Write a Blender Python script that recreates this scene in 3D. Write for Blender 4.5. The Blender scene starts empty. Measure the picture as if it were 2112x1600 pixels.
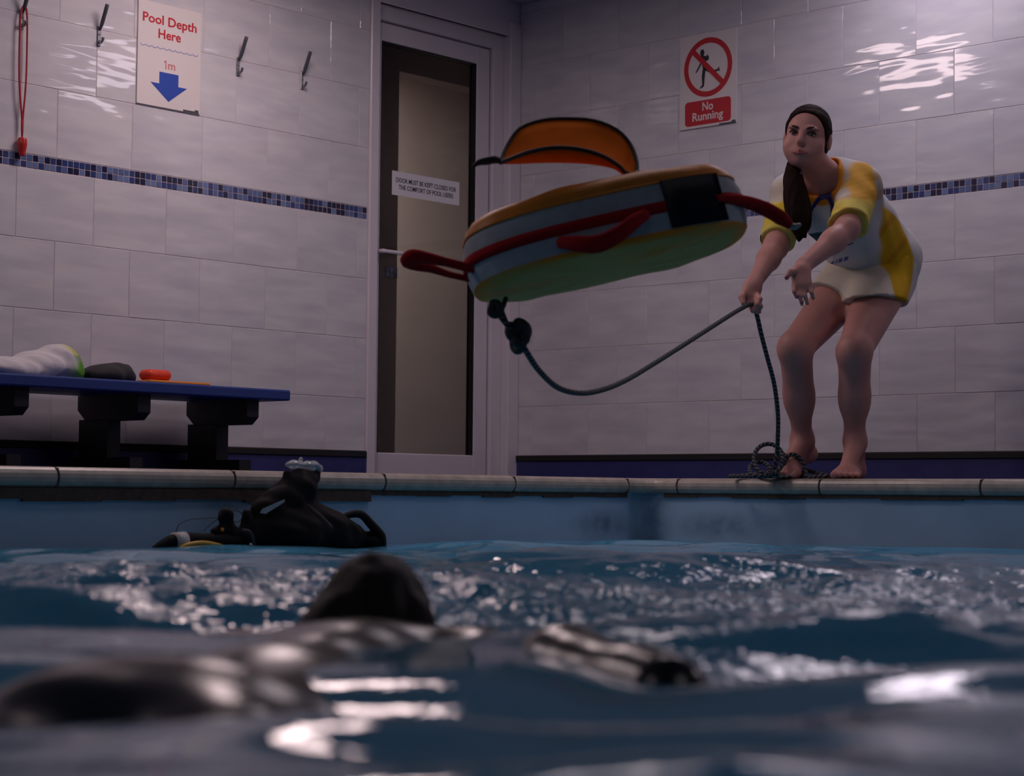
import bpy, bmesh, math, random
import numpy as np
from mathutils import Matrix, Vector

random.seed(7)
rng = np.random.default_rng(11)
scene = bpy.context.scene
COL = scene.collection

# ------------------------------------------------------------------ camera, light, exposure
F_PX, PITCH, ROLL = 3949.8, 0.0554, -0.0091      # measured focal length (px of 2112), tilt up, roll
ZC = 0.157                                       # lens height above the water
cam_d = bpy.data.cameras.new('camera')
cam_d.sensor_width = 36.0
cam_d.lens = F_PX / 2112 * 36.0
cam_d.clip_start = 0.05
cam_d.dof.use_dof = True
cam_d.dof.focus_distance = 6.7
cam_d.dof.aperture_fstop = 4.6
cam_o = bpy.data.objects.new('camera', cam_d)
COL.objects.link(cam_o)
_right = Vector((1, 0, 0)); _fwd = Vector((0, math.cos(PITCH), math.sin(PITCH))); _up = Vector((0, -math.sin(PITCH), math.cos(PITCH)))
_r2 = _right * math.cos(ROLL) - _up * math.sin(ROLL)
_u2 = _right * math.sin(ROLL) + _up * math.cos(ROLL)
cam_o.matrix_world = Matrix(((_r2.x, _u2.x, -_fwd.x, 0), (_r2.y, _u2.y, -_fwd.y, 0), (_r2.z, _u2.z, -_fwd.z, ZC), (0, 0, 0, 1)))
scene.camera = cam_o

world = bpy.data.worlds.new('world')
world.use_nodes = True
world.node_tree.nodes['Background'].inputs[0].default_value = (0.9, 0.85, 1.0, 1)
world.node_tree.nodes['Background'].inputs[1].default_value = 0.02
scene.world = world
scene.view_settings.view_transform = 'Standard'
scene.view_settings.look = 'None'
scene.view_settings.exposure = 0.0
scene.view_settings.gamma = 1.0
scene.view_settings.use_curve_mapping = False
scene.cycles.use_denoising = True
scene.cycles.max_bounces = 10
scene.cycles.transparent_max_bounces = 12
scene.cycles.sample_clamp_indirect = 4.0
scene.cycles.caustics_reflective = False

# ceiling fittings of the pool hall: x, y, emission, tint; last three are unseen, added as fill
LAMPS = [(1.36, 6.80, 6.2, (1.0, 0.86, 1.0)), (-0.72, 6.62, 13.0, (1.0, 0.77, 0.78)),
         (3.4, 4.9, 8.0, (1.0, 0.86, 1.0)), (-2.6, 4.9, 10.0, (1.0, 0.80, 0.82)),
         (0.35, 5.35, 4.0, (1.0, 0.84, 0.90)), (1.9, 0.6, 2.6, (1.0, 0.88, 0.97)), (-1.6, 0.8, 2.6, (1.0, 0.86, 0.9))]

# ------------------------------------------------------------------ measured room frame
A = 0.8261
CX, CY = 0.0216, 8.7205                          # the corner of the room
DL = np.array([-math.cos(A), -math.sin(A)])      # along the left wall, towards the viewer
DR = np.array([math.sin(A), -math.cos(A)])       # along the right wall, towards the viewer
ROT_L, ROT_R = A, A - math.pi / 2
DECK, CEIL, MB = 0.219, 2.412, 1.3085            # deck, ceiling, underside of mosaic band (water = 0)
PC = np.array([0.479, 6.960])                    # inner corner of the pool


def ray(x, y):
    u, v = x - 1056, y - 800
    c, s = math.cos(ROLL), math.sin(ROLL)
    u, v = c * u + s * v, -s * u + c * v
    dx, dz = u / F_PX, -v / F_PX
    Y = math.cos(PITCH) - dz * math.sin(PITCH)
    Z = math.sin(PITCH) + dz * math.cos(PITCH)
    return np.array([dx / Y, 1.0, Z / Y])


def at(x, y, Y):
    """point of the place seen at pixel x, y at depth Y"""
    p = ray(x, y) * Y
    return np.array([p[0], p[1], p[2] + ZC])


# ------------------------------------------------------------------ object helpers
MATW = {}


def tag(o, label=None, cat=None, group=None, kind=None):
    if label: o['label'] = label
    if cat: o['category'] = cat
    if group: o['group'] = group
    if kind: o['kind'] = kind
    return o


def empty(name, loc, rz=0.0):
    o = bpy.data.objects.new(name, None)
    o.empty_display_size = 0.1
    o.location = loc
    o.rotation_euler = (0, 0, rz)
    COL.objects.link(o)
    MATW[o] = Matrix.Translation(Vector(loc)) @ Matrix.Rotation(rz, 4, 'Z')
    return o


def link(name, me, mat, parent=None, m=None):
    o = bpy.data.objects.new(name, me)
    COL.objects.link(o)
    if mat is not None and len(me.materials) == 0:
        me.materials.append(mat)
    if parent is not None:
        o.parent = parent
    if m is not None:
        o.matrix_basis = m
    MATW[o] = (MATW[parent] if parent is not None else Matrix()) @ (m if m is not None else Matrix())
    return o


def mesh(name, V, Fc, smooth=True):
    me = bpy.data.meshes.new(name)
    V = np.asarray(V, dtype=np.float64)
    me.from_pydata([tuple(v) for v in V.tolist()], [], [tuple(int(i) for i in f) for f in Fc])
    if smooth:
        me.polygons.foreach_set('use_smooth', [True] * len(me.polygons))
    me.update()
    return me


def wobj(name, V, Fc, mat, parent=None, smooth=True):
    """object from world coordinates: children go to the frame of their thing, top-level ones get their origin at the base"""
    V = np.asarray(V, dtype=np.float64)
    if parent is not None:
        inv = np.array(MATW[parent].inverted())
        V = V @ inv[:3, :3].T + inv[:3, 3]
        return link(name, mesh(name, V, Fc, smooth), mat, parent)
    c = np.array([(V[:, 0].min() + V[:, 0].max()) / 2, (V[:, 1].min() + V[:, 1].max()) / 2, V[:, 2].min()])
    return link(name, mesh(name, V - c, Fc, smooth), mat, None, Matrix.Translation(Vector(c)))


def bm_data(bm):
    bm.verts.index_update()
    V = np.array([v.co[:] for v in bm.verts])
    Fc = [[v.index for v in f.verts] for f in bm.faces]
    bm.free()
    return V, Fc


def box(x0, x1, y0, y1, z0, z1, bev=0.0, seg=1):
    bm = bmesh.new()
    bmesh.ops.create_cube(bm, size=1)
    for v in bm.verts:
        v.co = Vector(((x0 + x1) / 2 + v.co.x * (x1 - x0), (y0 + y1) / 2 + v.co.y * (y1 - y0), (z0 + z1) / 2 + v.co.z * (z1 - z0)))
    if bev > 0:
        bmesh.ops.bevel(bm, geom=bm.edges[:], offset=bev, segments=seg, affect='EDGES', profile=0.5)
    return bm_data(bm)


def join(*parts):
    Vs, Fs, n = [], [], 0
    for V, Fc in parts:
        Vs.append(V)
        Fs += [[i + n for i in f] for f in Fc]
        n += len(V)
    return np.concatenate(Vs), Fs


def prism(poly, y0, y1):
    """polygon in the x-z plane given thickness along y"""
    n = len(poly)
    V = [(p[0], y0, p[1]) for p in poly] + [(p[0], y1, p[1]) for p in poly]
    Fc = [list(range(n)), list(range(2 * n - 1, n - 1, -1))] + [[i, i + n, (i + 1) % n + n, (i + 1) % n] for i in range(n)]
    return np.array(V, float), Fc


def catmull(P, n=8, closed=False):
    P = np.asarray(P, float)
    out = []
    N = len(P)
    rngi = range(N if closed else N - 1)
    for i in rngi:
        p0 = P[(i - 1) % N] if closed or i > 0 else 2 * P[0] - P[1]
        p1 = P[i]; p2 = P[(i + 1) % N]
        p3 = P[(i + 2) % N] if closed or i + 2 < N else 2 * P[-1] - P[-2]
        for k in range(n):
            t = k / n
            out.append(0.5 * ((2 * p1) + (-p0 + p2) * t + (2 * p0 - 5 * p1 + 4 * p2 - p3) * t * t + (-p0 + 3 * p1 - 3 * p2 + p3) * t ** 3))
    if not closed:
        out.append(P[-1])
    return np.array(out)


def tube(path, r, sides=10, closed=False, flat=None):
    """tube along a path; r a number or one per point; flat=(axis, factor) squashes the section along axis"""
    P = np.asarray(path, float)
    N = len(P)
    R = np.full(N, r) if np.isscalar(r) else np.interp(np.linspace(0, 1, N), np.linspace(0, 1, len(r)), r)
    T = np.roll(P, -1, 0) - np.roll(P, 1, 0) if closed else np.gradient(P, axis=0)
    T /= np.linalg.norm(T, axis=1)[:, None] + 1e-12
    u = np.cross(T[0], [0, 0, 1.0])
    if np.linalg.norm(u) < 1e-3: u = np.cross(T[0], [0, 1.0, 0])
    u /= np.linalg.norm(u)
    V = []
    L = np.concatenate([[0], np.cumsum(np.linalg.norm(np.diff(P, axis=0), axis=1))])
    for i in range(N):
        u = u - T[i] * (u @ T[i]); u /= np.linalg.norm(u)
        w = np.cross(T[i], u)
        for k in range(sides):
            a = 2 * math.pi * k / sides
            d = (u * math.cos(a) + w * math.sin(a)) * R[i]
            if flat is not None:
                ax = np.asarray(flat[0], float); ax = ax / np.linalg.norm(ax)
                d = d - ax * (d @ ax) * (1 - flat[1])
            V.append(P[i] + d)
    Fc = []
    for i in range(N if closed else N - 1):
        j = (i + 1) % N
        for k in range(sides):
            k2 = (k + 1) % sides
            Fc.append([i * sides + k, i * sides + k2, j * sides + k2, j * sides + k])
    if not closed:
        Fc.append(list(range(sides - 1, -1, -1)))
        Fc.append([(N - 1) * sides + k for k in range(sides)])
    return np.array(V), Fc, L, sides


def tube_obj(name, path, r, mat, parent=None, sides=10, closed=False, flat=None, uv=False):
    V, Fc, L, s = tube(path, r, sides, closed, flat)
    o = wobj(name, V, Fc, mat, parent)
    if uv:
        me = o.data
        lay = me.uv_layers.new(name='UVMap')
        vi = np.empty(len(me.loops), dtype=np.int64)
        me.loops.foreach_get('vertex_index', vi)
        U = np.stack([L[np.minimum(vi // s, len(L) - 1)], (vi % s) / s], 1)
        lay.data.foreach_set('uv', U.astype(np.float32).ravel())
    return o


def text_data(body, size, bold=0.0, depth=0.0006, spacing=1.0, align='CENTER', line=1.0):
    cu = bpy.data.curves.new('txt', 'FONT')
    cu.body = body; cu.size = size; cu.align_x = align; cu.align_y = 'CENTER'
    cu.offset = bold; cu.extrude = depth; cu.space_character = spacing; cu.space_line = line
    cu.resolution_u = 3
    o = bpy.data.objects.new('txt', cu)
    COL.objects.link(o)
    dg = bpy.context.evaluated_depsgraph_get(); dg.update()
    me = bpy.data.meshes.new_from_object(o.evaluated_get(dg))
    V = np.array([v.co[:] for v in me.vertices]); Fc = [list(p.vertices) for p in me.polygons]
    bpy.data.objects.remove(o); bpy.data.curves.remove(cu); bpy.data.meshes.remove(me)
    # text lies in x-y: stand it up in x-z facing -y
    return np.stack([V[:, 0], -V[:, 2], V[:, 1]], 1), Fc


# ------------------------------------------------------------------ signed-distance sculpting (bodies, clothing, soft goods)
class Sculpt:
    def __init__(self, lo, hi, h):
        self.lo = np.array(lo, float); self.h = h
        self.n = np.ceil((np.array(hi, float) - self.lo) / h).astype(int) + 1
        self.f = np.full(self.n, 1.0, np.float32)

    def _grid(self, lo, hi):
        i0 = np.clip(np.floor((lo - self.lo) / self.h).astype(int), 0, self.n - 1)
        i1 = np.clip(np.ceil((hi - self.lo) / self.h).astype(int) + 1, 1, self.n)
        sl = tuple(slice(a, b) for a, b in zip(i0, i1))
        ax = [(self.lo[k] + self.h * np.arange(i0[k], i1[k])).astype(np.float32) for k in range(3)]
        g = np.stack(np.meshgrid(*ax, indexing='ij'), -1)
        return sl, g

    def _mix(self, sl, d, k, op):
        a = self.f[sl]
        if op == 'add':
            hh = np.maximum(k - np.abs(a - d), 0) / max(k, 1e-6)
            self.f[sl] = np.minimum(a, d) - hh * hh * k * 0.25
        elif op == 'sub':
            d = -d
            hh = np.maximum(k - np.abs(a - d), 0) / max(k, 1e-6)
            self.f[sl] = np.maximum(a, d) + hh * hh * k * 0.25

    def cone(self, a, b, r1, r2, k=0.02, flat=None, op='add'):
        a = np.array(a, np.float32); b = np.array(b, np.float32)
        m = max(r1, r2) + k + 3 * self.h
        sl, g = self._grid(np.minimum(a, b) - m, np.maximum(a, b) + m)
        if g.size == 0: return
        ba = b - a
        p = g - a
        t = np.clip((p @ ba) / max(float(ba @ ba), 1e-9), 0, 1)
        q = p - t[..., None] * ba
        if flat is not None:
            n = np.array(flat[0], np.float32); n = n / np.linalg.norm(n)
            q = q + (q @ n)[..., None] * n * (flat[1] - 1)
        self._mix(sl, np.linalg.norm(q, axis=-1) - (r1 + (r2 - r1) * t), k, op)

    def ell(self, c, r, R=None, k=0.02, op='add'):
        c = np.array(c, np.float32); r = np.array(r, np.float32)
        m = float(r.max()) + k + 3 * self.h
        sl, g = self._grid(c - m, c + m)
        if g.size == 0: return
        p = g - c
        if R is not None: p = p @ np.array(R, np.float32)     # columns of R are the ellipsoid's axes
        k0 = np.linalg.norm(p / r, axis=-1); k1 = np.linalg.norm(p / (r * r), axis=-1)
        self._mix(sl, k0 * (k0 - 1) / np.maximum(k1, 1e-6), k, op)

    def cut(self, point, normal, k=0.004):
        """remove everything on the side the normal points to"""
        sl, g = self._grid(self.lo, self.lo + self.h * self.n)
        n = np.array(normal, np.float32); n = n / np.linalg.norm(n)
        d = (g - np.array(point, np.float32)) @ n
        hh = np.maximum(k - np.abs(self.f - d), 0) / k
        self.f = np.maximum(self.f, d) + hh * hh * k * 0.25

    def rough(self, amp, freq, seed=0, stretch=(1, 1, 1)):
        sl, g = self._grid(self.lo, self.lo + self.h * self.n)
        r = np.random.default_rng(seed)
        for _ in range(5):
            w = (r.normal(size=3) * freq * np.array(stretch)).astype(np.float32)
            self.f = self.f + (amp / 3 * np.sin(g @ w + r.uniform(0, 6.28))).astype(np.float32)

    def surface(self):
        f = self.f
        s = f < 0
        n = np.array(f.shape)
        c = np.zeros(n - 1, np.int8)
        for dx in (0, 1):
            for dy in (0, 1):
                for dz in (0, 1):
                    c += s[dx:n[0] - 1 + dx, dy:n[1] - 1 + dy, dz:n[2] - 1 + dz]
        act = (c > 0) & (c < 8)
        idx = np.argwhere(act)
        ids = np.full(act.shape, -1, np.int64)
        ids[act] = np.arange(len(idx))
        acc = np.zeros((len(idx), 3)); cnt = np.zeros(len(idx))
        corners = [np.array(q) for q in [(0, 0, 0), (1, 0, 0), (0, 1, 0), (1, 1, 0), (0, 0, 1), (1, 0, 1), (0, 1, 1), (1, 1, 1)]]
        for a in range(8):
            for b in range(a + 1, 8):
                if np.abs(corners[a] - corners[b]).sum() != 1: continue
                fa = f[tuple((idx + corners[a]).T)]; fb = f[tuple((idx + corners[b]).T)]
                m = (fa < 0) != (fb < 0)
                t = np.where(m, fa / np.where(m, fa - fb, 1), 0)
                acc += np.where(m[:, None], corners[a] + t[:, None] * (corners[b] - corners[a]), 0)
                cnt += m
        V = self.lo + self.h * (idx + acc / cnt[:, None])
        faces = []
        for ax in range(3):
            o1, o2 = [k for k in range(3) if k != ax]
            e = np.zeros(3, int); e[ax] = 1
            sa = s[tuple(slice(0, n[k] - e[k]) for k in range(3))]
            sb = s[tuple(slice(e[k], n[k]) for k in range(3))]
            ch = np.argwhere(sa != sb)
            ok = (ch[:, o1] > 0) & (ch[:, o2] > 0) & (ch[:, o1] < n[o1] - 1) & (ch[:, o2] < n[o2] - 1)
            ch = ch[ok]
            u = np.zeros(3, int); u[o1] = 1
            v = np.zeros(3, int); v[o2] = 1
            q = np.stack([ids[tuple((ch - u - v).T)], ids[tuple((ch - v).T)], ids[tuple(ch.T)], ids[tuple((ch - u).T)]], 1)
            flip = sa[tuple(ch.T)]
            if ax == 1: flip = ~flip
            q[~flip] = q[~flip][:, ::-1]
            faces.append(q)
        Fq = np.concatenate(faces)
        return V, Fq[(Fq >= 0).all(1)]


def sculpt_obj(name, S, mat, parent=None):
    V, Fq = S.surface()
    return wobj(name, V, Fq.tolist(), mat, parent)


def paint(o, Vw, colors):
    """print / dye pattern of a cloth as a colour attribute"""
    at_ = o.data.color_attributes.new('dye', 'FLOAT_COLOR', 'POINT')
    c = np.ones((len(colors), 4), np.float32); c[:, :3] = colors
    at_.data.foreach_set('color', c.ravel())


# ------------------------------------------------------------------ materials
def srgb(r, g, b):
    f = lambda c: (c / 255 / 12.92) if c / 255 <= 0.04045 else ((c / 255 + 0.055) / 1.055) ** 2.4
    return (f(r), f(g), f(b), 1)


def mat(name, col, rough=0.5, metal=0.0, spec=0.5, noise=0.0, nscale=20.0, bump=0.0, bscale=60.0, coat=0.0, sheen=0.0, sss=0.0, stretch=(1, 1, 1)):
    m = bpy.data.materials.new(name); m.use_nodes = True
    nt = m.node_tree; b = nt.nodes['Principled BSDF']
    b.inputs['Base Color'].default_value = col if len(col) == 4 else (*col, 1)
    b.inputs['Roughness'].default_value = rough
    b.inputs['Metallic'].default_value = metal
    b.inputs['Specular IOR Level'].default_value = spec
    b.inputs['Coat Weight'].default_value = coat
    b.inputs['Sheen Weight'].default_value = sheen
    if sss:
        b.inputs['Subsurface Weight'].default_value = sss
        b.inputs['Subsurface Radius'].default_value = (0.012, 0.005, 0.003)
        b.inputs['Subsurface Scale'].default_value = 1.0
    tc = nt.nodes.new('ShaderNodeTexCoord'); mp = nt.nodes.new('ShaderNodeMapping')
    mp.inputs['Scale'].default_value = stretch
    nt.links.new(tc.outputs['Object'], mp.inputs['Vector'])
    if noise > 0:
        n = nt.nodes.new('ShaderNodeTexNoise'); n.inputs['Scale'].default_value = nscale; n.inputs['Detail'].default_value = 4
        nt.links.new(mp.outputs[0], n.inputs['Vector'])
        hs = nt.nodes.new('ShaderNodeHueSaturation')
        hs.inputs['Color'].default_value = b.inputs['Base Color'].default_value
        mr = nt.nodes.new('ShaderNodeMapRange')
        mr.inputs[1].default_value = 0.3; mr.inputs[2].default_value = 0.7
        mr.inputs[3].default_value = 1 - noise; mr.inputs[4].default_value = 1 + noise
        nt.links.new(n.outputs[0], mr.inputs[0]); nt.links.new(mr.outputs[0], hs.inputs['Value'])
        nt.links.new(hs.outputs[0], b.inputs['Base Color'])
    if bump > 0:
        n2 = nt.nodes.new('ShaderNodeTexNoise'); n2.inputs['Scale'].default_value = bscale; n2.inputs['Detail'].default_value = 3
        nt.links.new(mp.outputs[0], n2.inputs['Vector'])
        bp = nt.nodes.new('ShaderNodeBump'); bp.inputs['Strength'].default_value = bump; bp.inputs['Distance'].default_value = 0.004
        nt.links.new(n2.outputs[0], bp.inputs['Height']); nt.links.new(bp.outputs[0], b.inputs['Normal'])
    return m


def emit(name, col, strength):
    m = bpy.data.materials.new(name); m.use_nodes = True
    nt = m.node_tree; nt.nodes.remove(nt.nodes['Principled BSDF'])
    e = nt.nodes.new('ShaderNodeEmission'); e.inputs[0].default_value = (*col, 1); e.inputs[1].default_value = strength
    nt.links.new(e.outputs[0], nt.nodes['Material Output'].inputs[0])
    return m


def dyed(name, rough=0.8, bump=0.25, bscale=35, stretch=(1, 1, 1)):
    m = mat(name, (1, 1, 1, 1), rough, spec=0.2, bump=bump, bscale=bscale, stretch=stretch)
    nt = m.node_tree
    a = nt.nodes.new('ShaderNodeVertexColor'); a.layer_name = 'dye'
    nt.links.new(a.outputs[0], nt.nodes['Principled BSDF'].inputs['Base Color'])
    return m


def tile_material():
    """glazed white wall tile: each tile has its own faint horizontal ripple"""
    m = bpy.data.materials.new('glazed_white_tile'); m.use_nodes = True
    nt = m.node_tree; b = nt.nodes['Principled BSDF']
    tc = nt.nodes.new('ShaderNodeTexCoord'); oi = nt.nodes.new('ShaderNodeObjectInfo')
    ad = nt.nodes.new('ShaderNodeVectorMath'); ad.operation = 'MULTIPLY_ADD'
    cb = nt.nodes.new('ShaderNodeCombineXYZ')
    ml = nt.nodes.new('ShaderNodeMath'); ml.operation = 'MULTIPLY'; ml.inputs[1].default_value = 37.0
    nt.links.new(oi.outputs['Random'], ml.inputs[0])
    for i in range(3): nt.links.new(ml.outputs[0], cb.inputs[i])
    mp = nt.nodes.new('ShaderNodeMapping'); mp.inputs['Scale'].default_value = (3.2, 1, 13.0)
    nt.links.new(tc.outputs['Object'], mp.inputs['Vector'])
    va = nt.nodes.new('ShaderNodeVectorMath'); va.operation = 'ADD'
    nt.links.new(mp.outputs[0], va.inputs[0]); nt.links.new(cb.outputs[0], va.inputs[1])
    n = nt.nodes.new('ShaderNodeTexNoise'); n.inputs['Scale'].default_value = 1.0; n.inputs['Detail'].default_value = 1.5
    nt.links.new(va.outputs[0], n.inputs['Vector'])
    bp = nt.nodes.new('ShaderNodeBump'); bp.inputs['Strength'].default_value = 0.5; bp.inputs['Distance'].default_value = 0.010
    nt.links.new(n.outputs[0], bp.inputs['Height']); nt.links.new(bp.outputs[0], b.inputs['Normal'])
    n2 = nt.nodes.new('ShaderNodeTexNoise'); n2.inputs['Scale'].default_value = 1.3; n2.inputs['Detail'].default_value = 3
    nt.links.new(va.outputs[0], n2.inputs['Vector'])
    rp = nt.nodes.new('ShaderNodeValToRGB')
    rp.color_ramp.elements[0].position = 0.3; rp.color_ramp.elements[0].color = (0.56, 0.55, 0.60, 1)
    rp.color_ramp.elements[1].position = 0.7; rp.color_ramp.elements[1].color = (0.68, 0.66, 0.68, 1)
    nt.links.new(n2.outputs[0], rp.inputs[0]); nt.links.new(rp.outputs[0], b.inputs['Base Color'])
    b.inputs['Roughness'].default_value = 0.06
    b.inputs['Specular IOR Level'].default_value = 0.5
    return m


def glass_material(name, tint, refl=1.0, ior=1.5):
    m = bpy.data.materials.new(name); m.use_nodes = True
    nt = m.node_tree; nt.nodes.remove(nt.nodes['Principled BSDF'])
    t = nt.nodes.new('ShaderNodeBsdfTransparent'); t.inputs[0].default_value = (*tint, 1)
    g = nt.nodes.new('ShaderNodeBsdfGlossy'); g.inputs['Roughness'].default_value = 0.02
    fr = nt.nodes.new('ShaderNodeFresnel'); fr.inputs[0].default_value = ior
    ml = nt.nodes.new('ShaderNodeMath'); ml.operation = 'MULTIPLY'; ml.inputs[1].default_value = refl
    mx = nt.nodes.new('ShaderNodeMixShader')
    gm = nt.nodes.new('ShaderNodeNewGeometry'); iv = nt.nodes.new('ShaderNodeMath'); iv.operation = 'SUBTRACT'; iv.inputs[0].default_value = 1.0
    m3 = nt.nodes.new('ShaderNodeMath'); m3.operation = 'MULTIPLY'
    nt.links.new(gm.outputs['Backfacing'], iv.inputs[1])
    nt.links.new(fr.outputs[0], ml.inputs[0]); nt.links.new(ml.outputs[0], m3.inputs[0]); nt.links.new(iv.outputs[0], m3.inputs[1]); nt.links.new(m3.outputs[0], mx.inputs[0])
    nt.links.new(t.outputs[0], mx.inputs[1]); nt.links.new(g.outputs[0], mx.inputs[2])
    nt.links.new(mx.outputs[0], nt.nodes['Material Output'].inputs[0])
    return m


def water_material():
    """pool water: mirror by Fresnel; below it a refracted and a straight tinted view of the basin"""
    m = bpy.data.materials.new('pool_water'); m.use_nodes = True
    nt = m.node_tree; nt.nodes.remove(nt.nodes['Principled BSDF'])
    N = nt.nodes.new; Lk = nt.links.new
    geo = N('ShaderNodeNewGeometry'); att = N('ShaderNodeAttribute'); att.attribute_name = 'chop'
    n1 = N('ShaderNodeTexNoise'); n1.inputs['Scale'].default_value = 34; n1.inputs['Detail'].default_value = 2.5
    Lk(geo.outputs['Position'], n1.inputs['Vector'])
    bp = N('ShaderNodeBump'); bp.inputs['Distance'].default_value = 0.02
    Lk(att.outputs['Fac'], bp.inputs['Strength']); Lk(n1.outputs[0], bp.inputs['Height'])
    fr = N('ShaderNodeFresnel'); fr.inputs[0].default_value = 1.33
    gl = N('ShaderNodeBsdfGlossy'); gl.inputs['Roughness'].default_value = 0.02; gl.inputs[0].default_value = (1, 1, 1, 1)
    rf = N('ShaderNodeBsdfRefraction'); rf.inputs['IOR'].default_value = 1.33; rf.inputs['Roughness'].default_value = 0.0
    rf.inputs[0].default_value = (0.50, 0.80, 0.92, 1)
    tr = N('ShaderNodeBsdfTransparent'); tr.inputs[0].default_value = (0.50, 0.80, 0.92, 1)
    for s in (fr, gl, rf): Lk(bp.outputs[0], s.inputs['Normal'])
    m0 = N('ShaderNodeMixShader'); m0.inputs[0].default_value = 0.55
    Lk(rf.outputs[0], m0.inputs[1]); Lk(tr.outputs[0], m0.inputs[2])
    df = N('ShaderNodeBsdfDiffuse'); df.inputs[0].default_value = (0.11, 0.46, 0.74, 1)     # light scattered back by the aerated water
    m1 = N('ShaderNodeMixShader'); m1.inputs[0].default_value = 0.68
    Lk(m0.outputs[0], m1.inputs[1]); Lk(df.outputs[0], m1.inputs[2])
    m2 = N('ShaderNodeMixShader')
    Lk(fr.outputs[0], m2.inputs[0]); Lk(m1.outputs[0], m2.inputs[1]); Lk(gl.outputs[0], m2.inputs[2])
    Lk(m2.outputs[0], nt.nodes['Material Output'].inputs[0])
    return m


def rope_material():
    m = mat('flecked_rope', srgb(40, 55, 62), 0.75, spec=0.2, bump=0.0)
    nt = m.node_tree; b = nt.nodes['Principled BSDF']
    uv = nt.nodes.new('ShaderNodeUVMap'); sx = nt.nodes.new('ShaderNodeSeparateXYZ')
    nt.links.new(uv.outputs[0], sx.inputs[0])
    w1 = nt.nodes.new('ShaderNodeMath'); w1.operation = 'MULTIPLY_ADD'; w1.inputs[1].default_value = 360.0
    nt.links.new(sx.outputs[0], w1.inputs[0])
    w2 = nt.nodes.new('ShaderNodeMath'); w2.operation = 'MULTIPLY'; w2.inputs[1].default_value = 12.566
    nt.links.new(sx.outputs[1], w2.inputs[0]); nt.links.new(w2.outputs[0], w1.inputs[2])
    s1 = nt.nodes.new('ShaderNodeMath'); s1.operation = 'SINE'; nt.links.new(w1.outputs[0], s1.inputs[0])
    rp = nt.nodes.new('ShaderNodeValToRGB')
    rp.color_ramp.elements[0].position = 0.45; rp.color_ramp.elements[0].color = srgb(32, 44, 58)
    rp.color_ramp.elements[1].position = 0.75; rp.color_ramp.elements[1].color = srgb(104, 100, 100)
    mr = nt.nodes.new('ShaderNodeMapRange'); mr.inputs[1].default_value = -1; mr.inputs[2].default_value = 1
    nt.links.new(s1.outputs[0], mr.inputs[0]); nt.links.new(mr.outputs[0], rp.inputs[0]); nt.links.new(rp.outputs[0], b.inputs['Base Color'])
    return m


def see_through(m, amount):
    nt = m.node_tree; out = nt.nodes['Material Output']; b = nt.nodes['Principled BSDF']
    t = nt.nodes.new('ShaderNodeBsdfTransparent'); mx = nt.nodes.new('ShaderNodeMixShader'); mx.inputs[0].default_value = amount
    nt.links.new(b.outputs[0], mx.inputs[1]); nt.links.new(t.outputs[0], mx.inputs[2]); nt.links.new(mx.outputs[0], out.inputs[0])


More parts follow.
